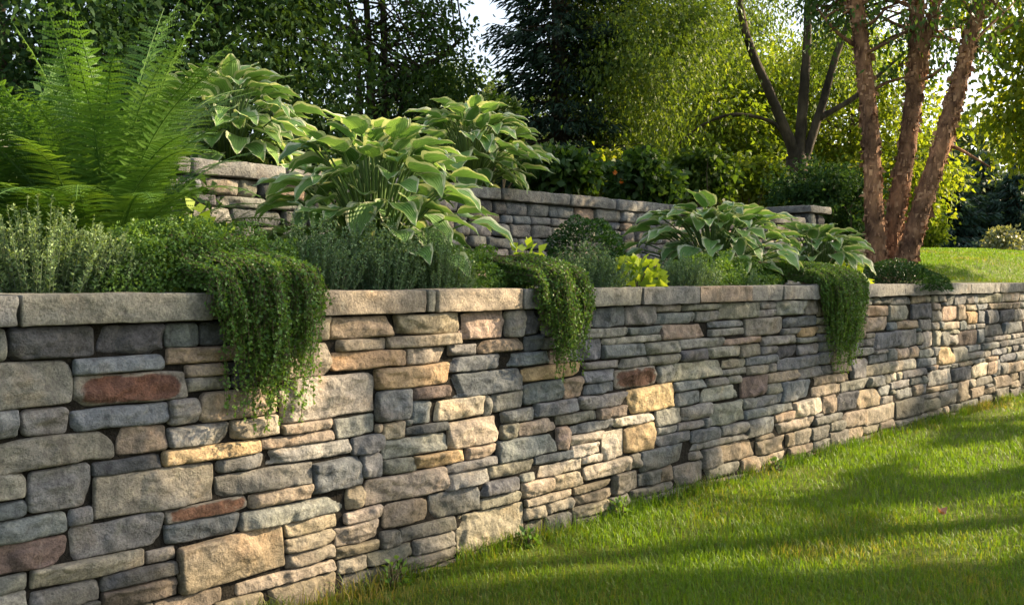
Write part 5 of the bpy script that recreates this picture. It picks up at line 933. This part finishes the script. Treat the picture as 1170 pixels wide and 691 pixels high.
for i, (x_, y_, yy, rx, rz, mt, lb) in enumerate([(632, 8.6, 198, .30, .19, M_MID, 'green big leaved shrub between the hostas and the spruce'), (732, 9.4, 204, .34, .24, M_MID, 'green shrub with orange blossoms behind the terrace wall'),
        (800, 12.0, 205, .42, .30, M_MID, 'leafy shrub above the right hostas under the hanging foliage'), (858, 13., 205, .4, .34, M_GOLD, 'sunny shrub beside the multi stemmed trunk'), (690, 11.5, 205, .45, .25, M_GOLD, 'sunlit shrub low in front of the spruce foot'), (560, 11., 150, .4, .35, M_MID, 'leafy shrub behind the middle hosta')]):
    t = shrub('leafy_shrub', lb, px(x_, y_), y_, pz(yy, y_), (rx, .3, rz), 70, 34, mt, .085, .06, .11, 'shrubs behind the terrace wall')
    if i == 1:
        for dx, dz in ((-.28, .02), (-.22, -.06)):
            m = Mesh(); c = np.array([px(x_, y_) + dx, y_ - .3, pz(yy, y_) + dz]); k = np.arange(9)
            leaves(m, np.repeat(c[None], 9, 0), .028, .02, np.stack([np.cos(k * .7), np.full(9, -.5), np.sin(k * .7)], 1), .1, rnd(9), 0)
            m.build('blossom', leaf_mat('orange_petal', [(.6, .16, .04), (.75, .28, .06)], .2), t)

fw = Mesh()
for i in range(70):
    an = math.radians(-52 + i * 1.62 + random.uniform(-.5, .5)); d = random.uniform(42, 54); x, y = math.sin(an) * d, math.cos(an) * d
    X = 585 + F * x / y
    h = random.uniform(6.5, 10)
    if 490 < X < 575: h = 9.2
    if 985 < X < 1190: h = 7.4
    z = float(tz(x, y)); crown(fw, (x, y, z + h * .5), (2.8, 2.4, h * .5), 46, 34, 1.0, .38, .26, .1, .45, 0, .3)
tag(fw.build('far_wood', M_FAR), kind='stuff')

# ------------------------------------------------------------------ hostas
def hosta(label, x, y, z0, H, Rr, n, LL, face=(0, -1)):
    b = np.array([x, y, z0]); t = thing('hosta', b, label, 'hosta', 'variegated hostas in the terraced beds')
    fm, sm_ = Mesh(), Mesh(); NL, NW = 11, 8
    for i in range(n):
        f = (i + .5) / n                                  # 0 heart of the clump .. 1 rim
        an = i * 2.39996 + random.uniform(-.3, .3); d = np.array([math.cos(an), math.sin(an), 0]); up_ = np.array([0, 0, 1.])
        L = LL * random.uniform(.85, 1.2) * (.85 + .2 * f); W = L * random.uniform(.54, .66)
        rb = Rr * (.05 + .70 * f ** .72) * random.uniform(.82, 1.1); hb = H * (.24 + .60 * math.sqrt(max(0, 1 - (.97 * f) ** 2))) * random.uniform(.84, 1.1)
        p0 = b + d * Rr * .08; low = i % 9 in (2, 4, 6, 8) and f > .2
        if low: hb *= random.uniform(.38, .8); rb *= random.uniform(.7, 1.05)
        p1 = b + d * rb + up_ * hb
        tt = np.linspace(0, 1, 9)[:, None]; pm = b + d * rb * .35 + up_ * hb * .75
        S = (1 - tt) ** 2 * p0 + 2 * tt * (1 - tt) * pm + tt ** 2 * p1
        tube(sm_, S, np.linspace(.007, .0045, 9), 5, 0, tint=random.random())
        pit = math.radians(50 - 58 * f ** .8 + random.uniform(-18, 18)); bend = math.radians(random.uniform(30, 66)) * (1 - .25 * f)
        if low: pit = math.radians(random.uniform(-38, 8)); bend = math.radians(random.uniform(18, 45))
        yaw = random.uniform(-.45, .45); d2 = np.array([math.cos(an + yaw), math.sin(an + yaw), 0]); s2 = np.array([-d2[1], d2[0], 0])
        roll = random.uniform(-.3, .3)
        l = np.linspace(0, 1, NL); ang = pit - bend * l ** 1.2
        cen = np.zeros((NL, 3)); cen[0] = p1
        for k in range(1, NL): cen[k] = cen[k - 1] + (d2 * math.cos(ang[k]) + up_ * math.sin(ang[k])) * L / (NL - 1)
        nrm = -d2 * np.sin(ang)[:, None] + up_ * np.cos(ang)[:, None]
        wd = W * .5 * 1.55 * np.sin(math.pi * np.clip(l, 0, 1) ** .62) ** .85 * (1 - l ** 3 * .35); wd[0] = .004; wd[-1] = .001
        wd *= .5 / max(wd.max() / W, 1e-6) 
        a = np.linspace(-1, 1, NW + 1); ph = random.uniform(0, 6)
        side = s2 * math.cos(roll); sidez = math.sin(roll)
        V = cen[:, None] + a[None, :, None] * wd[:, None, None] * (side[None, None] + nrm[:, None] * sidez) \
            + nrm[:, None] * ((a[None] ** 2) * wd[:, None] * .30 + .007 * (np.abs(a)[None] ** 3) * np.sin(l * 15 + ph)[:, None] * (L / .22) - .10 * wd[:, None] * np.exp(-(a[None] / .12) ** 2))[..., None]
        i2, j2 = np.meshgrid(np.arange(NL - 1), np.arange(NW), indexing='ij'); q0 = (i2 * (NW + 1) + j2).ravel()
        tint = random.uniform(.1, .9)
        luv = np.stack([np.repeat(a[None], NL, 0), np.repeat(l[:, None], NW + 1, 1), np.full((NL, NW + 1), tint)], -1).reshape(-1, 3)
        fm.add(V.reshape(-1, 3), np.stack([q0, q0 + 1, q0 + NW + 2, q0 + NW + 1], 1), luv=luv)
    sm_.build('stalk', M_STALK, t); fm.build('foliage', M_HOSTA, t); return t
def gz(x, y): return float(tz(x, y))
for px_, Y_, H_, R_, n_, L_, lab in [(428, 4.45, .82, .57, 190, .205, 'largest hosta with cream edged leaves on tall stalks above the wall'),
                                 (537, 6.7, .66, .54, 140, .225, 'hosta on the upper terrace directly behind the largest one'),
                                 (262, 5.7, .66, .54, 130, .24, 'hosta on the upper terrace half hidden by the tall fern'),
                                 (815, 6.7, .62, .66, 190, .205, 'broad hosta mound in the lower bed left of the birch'),
                                 (934, 7.35, .50, .42, 110, .19, 'smallest hosta tucked in between the broad one and the birch')]:
    X_ = px(px_, Y_); hosta(lab, X_, Y_, gz(X_, Y_), H_, R_, n_, L_)

# ------------------------------------------------------------------ ferns
def frond_mesh(length, el0, bend, seed, wmax=.145):
    random.seed(seed); M = Mesh(); n = 42
    t = np.linspace(0, 1, n); ang = el0 - bend * t ** 1.7
    P = np.zeros((n, 3))
    for k in range(1, n): P[k] = P[k - 1] + np.array([math.cos(ang[k]), 0, math.sin(ang[k])]) * length / (n - 1)
    P[:, 1] += .03 * np.sin(t * 3 + seed) * length
    tube(M, P, np.linspace(.0055, .001, n), 5, 0, tint=.75)
    tg = norm(np.gradient(P, axis=0)); nr = np.stack([-tg[:, 2], np.zeros(n), tg[:, 0]], 1)
    npn = 30
    for k in range(npn):
        f = .10 + .89 * k / npn; i = f * (n - 1); i0 = int(i); fr_ = i - i0
        p = P[i0] * (1 - fr_) + P[min(i0 + 1, n - 1)] * fr_; tn, nn = tg[i0], nr[i0]
        w_ = wmax * length * min(1, (f / .42) ** .75) * (1 - max(0, (f - .42) / .6) ** 1.6) * random.uniform(.9, 1.06)
        if w_ < .004: continue
        for sgn in (-1, 1):
            sd_ = np.array([0, 1., 0]) * sgn
            D = norm(sd_ + tn * random.uniform(.22, .42) + nn * random.uniform(-.05, .16)); m = max(4, int(w_ / .0075))
            tk = np.linspace(.04, .97, m); cv = p + D * (tk * w_)[:, None] - nn * (tk ** 2 * w_ * random.uniform(.12, .3))[:, None]
            pl = np.maximum(.0032, (.0128 * (1 - tk ** 1.3) + .0015) * min(1, w_ / .05)); Tn = norm(tn - D * np.dot(tn, D))
            tint = np.clip(np.full(m * 2, .45 + .25 * f + random.uniform(-.15, .15)), 0, 1)
            PP = np.concatenate([cv, cv]); DD = np.concatenate([np.repeat((Tn + D * .45)[None], m, 0), np.repeat((-Tn + D * .45)[None], m, 0)])
            # flat lobes lying in the frond's own plane
            Dn = norm(DD); Nn = np.repeat(nn[None], 2 * m, 0); S = norm(np.cross(Nn, Dn)); LL = np.concatenate([pl, pl]); W2 = .0100
            mid = PP + Dn * (LL * .5)[:, None]; V = np.stack([PP, mid + S * W2 / 2, PP + Dn * LL[:, None] - nn * .0015, mid - S * W2 / 2], 1).reshape(-1, 3)
            k4 = np.arange(2 * m) * 4; M.add(V, np.stack([k4, k4 + 1, k4 + 2, k4 + 3], 1), tint=np.repeat(tint, 4))
    return M
def fern(label, x, y, z0, L, n, specs=None, wmax=.145):
    b = np.array([x, y, z0]); t = thing('fern', b, label, 'fern', 'ferns in the lower bed')
    var = []
    for v, (el, be) in enumerate([(87, 30), (82, 52), (74, 74), (62, 90), (83, 66), (54, 86)]):
        me = frond_mesh(1.0, math.radians(el), math.radians(be), 20 + v, wmax).data('frond', M_FERN); var.append(me)
    for i in range(n):
        f = i / n; me = var[[0, 4, 1, 2, 3, 5][min(5, int(f * 6))]]
        o = bpy.data.objects.new('frond', me); C.objects.link(o); o.parent = t
        a = i * 2.39996 + random.uniform(-.25, .25); s = L * random.uniform(.82, 1.08) * (1 - .25 * f)
        o.scale = (s, s, s); o.rotation_euler = (random.uniform(-.12, .12), random.uniform(-.08, .08), a)
        o.location = (math.cos(a) * .04, math.sin(a) * .04, 0)
    return t
X_ = px(122, 3.75); fern('tall bright green ostrich fern with feathery fronds towering over the left wall end', X_, 3.75, gz(X_, 3.75), 1.22, 58)
X_ = px(5, 3.95); fern('fern at the left edge of the photo beside the tallest fern', X_, 3.95, gz(X_, 3.95), 1.1, 46)
X_ = px(212, 4.15); fern('low small fern under the tall fern in front of the terrace wall', X_, 4.15, gz(X_, 4.15), .52, 30, wmax=.14)
random.seed(77)

# ------------------------------------------------------------------ low plants
M_STALKG = flat_mat('green_stem', (.10, .14, .07))
def spiky(label, x, y, rx, H, n):
    """upright grey green herb: many thin stems set with small leaves"""
    z0 = gz(x, y); b = np.array([x, y, z0]); t = thing('herb_mound', b, label, 'herb', 'grey green upright herbs along the wall top')
    sm_, fm = Mesh(), Mesh()
    for i in range(n):
        r = math.sqrt(random.random()); an = random.uniform(0, 6.283); d = np.array([math.cos(an), math.sin(an) * .62, 0])
        p0 = b + d * rx * r * .75; hh = H * (1 - .45 * r * r) * random.uniform(.7, 1.12)
        p1 = p0 + d * rx * r * .45 + np.array([random.uniform(-.03, .03), random.uniform(-.03, .03), hh])
        P = spline([p0, (p0 + p1) / 2 + d * random.uniform(-.02, .02), p1], 8); tube(sm_, P, np.linspace(.0018, .0008, 8), 3)
        m = int(hh / .0050); tk = rnd(m, .12, 1.0); ii_ = tk * 6.99; i0 = ii_.astype(int); f = (ii_ - i0)[:, None]; Q = P[i0] * (1 - f) + P[i0 + 1] * f
        a2 = rnd(m, 0, 6.283); D = np.stack([np.cos(a2), np.sin(a2), rnd(m, .2, 1.3)], 1)
        leaves(fm, Q, rnd(m, .013, .023) * (1.15 - .5 * tk), rnd(m, .0048, .0075), D, .12, np.clip(.15 + .6 * tk + rnd(m, -.2, .2), 0, 1), 0)
    sm_.build('stem', M_STALKG, t); fm.build('foliage', M_THYME, t); return t
for px_, Y_, rx, H_, n_, lab in [(45, 3.12, .22, .33, 230, 'grey green herb clump at the left edge under the ferns'), (118, 3.2, .14, .26, 120, 'grey green herb clump between the left edge clump and the trailing cushion'),
                            (358, 3.80, .17, .33, 190, 'grey green herb clump in front of the largest hosta stalks, left one'), (428, 3.95, .17, .32, 210, 'grey green herb clump right under the largest hosta'),
                            (490, 4.1, .17, .30, 200, 'grey green herb clump touching the middle trailing cushion'),
                            (668, 4.92, .20, .26, 210, 'grey green herb clump in front of the round boxwood'), (785, 5.6, .19, .23, 180, 'grey green herb clump in front of the broad hosta'), (842, 6.05, .15, .17, 100, 'low grey green herb clump behind the right trailing plant')]:
    spiky(lab, px(px_, Y_), Y_, rx, H_, n_)

def trailing(label, u0, u1, mound, s_back, strands, drop, leafL, tips, dens=.0068):
    """creeping cushion on the bed that spills over the coping: u0..u1 is the spill"""
    (mu, ms, ru, rs, rz) = mound
    x, y = xy(mu, ms); b = np.array([x, y, gz(x, y)]); t = thing('trailing_plant', b, label, 'plant', 'creeping plants spilling over the coping')
    fm, sm_ = Mesh(), Mesh()
    n = int(62000 * ru * (rs + rz) * 1.6); d = sph(n); d[:, 2] = np.abs(d[:, 2])
    k = 1 + vnoise(d + mu, 4.5, 2) * .16 + vnoise(d + mu, 11, 3) * .09 - rnd(n) ** 2 * .2
    P = np.stack([b[0] + (d[:, 0] * ru * k) * WT[0] + d[:, 1] * rs * k * WB[0], b[1] + d[:, 0] * ru * k * WT[1] + d[:, 1] * rs * k * WB[1], b[2] + d[:, 2] * rz * k], 1)
    nr = np.stack([d[:, 0] * WT[0] + d[:, 1] * WB[0], d[:, 0] * WT[1] + d[:, 1] * WB[1], d[:, 2]], 1)
    leaves(fm, P, rnd(n, .6, 1.2) * leafL, rnd(n, .6, 1.0) * leafL, nr * .7 + sph(n), .15, np.clip(.35 + k * .25 - .2 + rnd(n, -.3, .3), 0, 1), .1)
    for i in range(strands):
        f = .5 + .5 * math.copysign(abs(random.uniform(-1, 1)) ** 1.15, random.uniform(-1, 1)); u = u0 + (u1 - u0) * f; e = math.sin(math.pi * min(1, max(0, .08 + .84 * f))) ** .8
        cl = .55 + .9 * (math.sin(u * 41 + mu) * .5 + .5) * (math.sin(u * 97) * .3 + .7)
        ln = drop * e * random.uniform(.12, 1.0) * min(1.1, .6 + .5 * cl) if random.random() > tips else drop * random.uniform(1.0, 1.28) * (.6 + .4 * e)
        out = .035 + random.random() ** 1.3 * .12 * cl * (.5 + .5 * e); um = (u0 + u1) / 2; u2 = um + (u - um) * .92 + random.uniform(-.04, .04); u3 = um + (u - um) * .68 + random.uniform(-.05, .05)
        hi = random.random() * (.5 + .5 * e); pts = [(*xy(mu + (u - mu) * .7, ms * .8), b[2] + rz * .85), (*xy(u, .14), 1.13 + hi * .12), (*xy(u, -out * .6), 1.12 + hi * .075), (*xy(u2, -out), 1.06),
               (*xy((u2 + u3) / 2, -out), 1.06 - ln * .5), (*xy(u3, -out * .7 - .01), 1.06 - ln)]
        P = spline(pts, 40); P = P + np.stack([vnoise(P + i, 14, 1), vnoise(P + i, 14, 2), P[:, 2] * 0], 1) * .009
        tube(sm_, P, np.linspace(.0014, .0007, 40), 3)
        sl = np.concatenate([[0], np.cumsum(np.linalg.norm(np.diff(P, axis=0), axis=1))]); m = int(sl[-1] / dens)
        sv = rnd(m, sl[-1] * .12, sl[-1]); Q = np.stack([np.interp(sv, sl, P[:, c]) for c in range(3)], 1); rem = (sl[-1] - sv) / .12
        Q += sph(m) * .008 * np.clip(rem, .25, 1)[:, None]
        D = sph(m) + np.array([NF[0], NF[1], -.3]) * .7
        leaves(fm, Q, rnd(m, .65, 1.2) * leafL, rnd(m, .6, 1.0) * leafL, D, .12, np.clip(.30 + .35 * np.clip(1 - rem, 0, 1) + rnd(m, -.28, .28), 0, 1), .1)
    sm_.build('stem', M_STEM, t); fm.build('foliage', M_CREEP, t); return t
trailing('widest trailing cushion spilling over the wall left of centre in long loose strands', xu(232), xu(358), (xu(250) + .10, .38, .50, .27, .30), .4, 340, .34, .0125, .10)
trailing('trailing cushion spilling over the wall in the middle of the photo', xu(603), xu(660), (xu(588) - .04, .32, .42, .24, .23), .4, 270, .33, .0125, .03)
trailing('dark green trailing curtain farthest right on the wall near the birch', xu(928), xu(979), (xu(888), .40, .66, .26, .24), .4, 400, .46, .014, .03)

def leafy(name, label, x, y, rx, rz, n, mat, L, Wd, cat, group=None, ell=True, ro=.35):
    z0 = gz(x, y); b = np.array([x, y, z0]); t = thing(name, b, label, cat, group); fm, sm_ = Mesh(), Mesh()
    d = sph(n); d[:, 2] = np.abs(d[:, 2]) if not ell else d[:, 2]
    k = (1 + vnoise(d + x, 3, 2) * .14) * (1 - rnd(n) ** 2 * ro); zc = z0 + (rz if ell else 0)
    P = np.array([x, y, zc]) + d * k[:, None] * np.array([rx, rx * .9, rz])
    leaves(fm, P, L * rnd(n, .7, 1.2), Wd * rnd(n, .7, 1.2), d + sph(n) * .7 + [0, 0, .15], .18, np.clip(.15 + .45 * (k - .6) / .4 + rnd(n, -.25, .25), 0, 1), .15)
    for i in range(22): tube(sm_, curve(b + [random.uniform(-.03, .03), random.uniform(-.03, .03), -.02], P[i * 5 % n], 6, .06), np.linspace(.005, .0015, 6), 4)
    sm_.build('stem', M_STEM, t); fm.build('foliage', mat, t); return t
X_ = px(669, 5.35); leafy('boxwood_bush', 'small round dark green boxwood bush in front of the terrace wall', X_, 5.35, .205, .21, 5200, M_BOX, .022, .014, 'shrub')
for px_, Y_, rx, rz, n_, lab in [(232, 3.75, .17, .33, 130, 'lime green leafy plant rising behind the widest trailing cushion'), (603, 5.0, .13, .27, 110, 'lime green plant peeping over the middle trailing cushion'),
                            (728, 5.25, .155, .20, 170, 'lime green leafy plant beside the coping right of the boxwood'), (965, 7.15, .16, .19, 110, 'lime green leaves beside the farthest trailing curtain')]:
    leafy('lime_leaf_plant', lab, px(px_, Y_), Y_, rx, rz, n_, M_LIME, .065, .055, 'plant', 'lime green foliage plants', False, .6)
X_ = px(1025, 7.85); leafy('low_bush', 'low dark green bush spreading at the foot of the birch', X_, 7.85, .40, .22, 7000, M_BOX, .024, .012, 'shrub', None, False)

# low mat of creepers on the soil behind the coping
n = 90000; uu = rnd(n, -1.2, 8.6); ss_ = rnd(n, .36, 1.1); P = np.stack([*xy(uu, ss_)], 1)
dn = vnoise(np.stack([uu, ss_, uu * 0], 1), 2.2, 3) + .4 * vnoise(np.stack([uu, ss_, uu * 0], 1), 7, 5)
near = np.where(uu < 1.45, .9, -.15) - np.clip(ss_ - .45, 0, 1) * 1.1
ok = dn + near > .1; P, dn = P[ok], dn[ok]; n = len(P)
Z = tz(P[:, 0], P[:, 1]) + rnd(n, .0, .06) * np.clip(dn + .9, .2, 1.2) + .01
gm = Mesh(); leaves(gm, np.stack([P[:, 0], P[:, 1], Z], 1), rnd(n, .008, .014), rnd(n, .007, .012), sph(n) + [0, 0, .5], .15, rnd(n) * .8, .1)
tag(gm.build('ground_cover', M_CREEP), kind='stuff')
# weeds at the wall foot and a fallen leaf on the lawn
M_FALL = leaf_mat('dry_leaf', [(.30, .12, .08), (.42, .20, .12)], .2)
fl = Mesh(); Yf = F * EYE / (600 - 317.5); xf = px(1078, Yf)
leaves(fl, np.array([[xf, Yf, .045], [xf + .01, Yf, .05], [xf - .005, Yf + .01, .05]]), np.array([.055, .04, .04]), .035, np.array([[.6, .3, .5], [-.4, .4, .6], [.1, -.8, .35]]), .2, np.array([.3, .7, .5]))
tag(fl.build('fallen_leaf', M_FALL, origin=(xf, Yf, .045)), 'small dry reddish fallen leaf lying on the lawn', 'leaf')

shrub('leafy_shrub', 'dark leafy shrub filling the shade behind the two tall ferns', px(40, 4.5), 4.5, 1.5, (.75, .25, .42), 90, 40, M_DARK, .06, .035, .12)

for k, (ww, lb) in enumerate([(xu(592), 'little weed sprouting at the wall foot beside the big pale base stone'), (xu(700), 'little weed at the wall foot near the middle of the wall'), (xu(880), 'little weed at the wall foot below the right trailing curtain'), (xu(440), 'little weed at the wall foot nearest the camera')]):
    x_, y_ = xy(ww, -.05); leafy('weed', lb, x_, y_, .05, .07 + .02 * (k % 2), 46, M_CREEP, .034, .02, 'weed', 'weeds at the wall foot', False, .6)
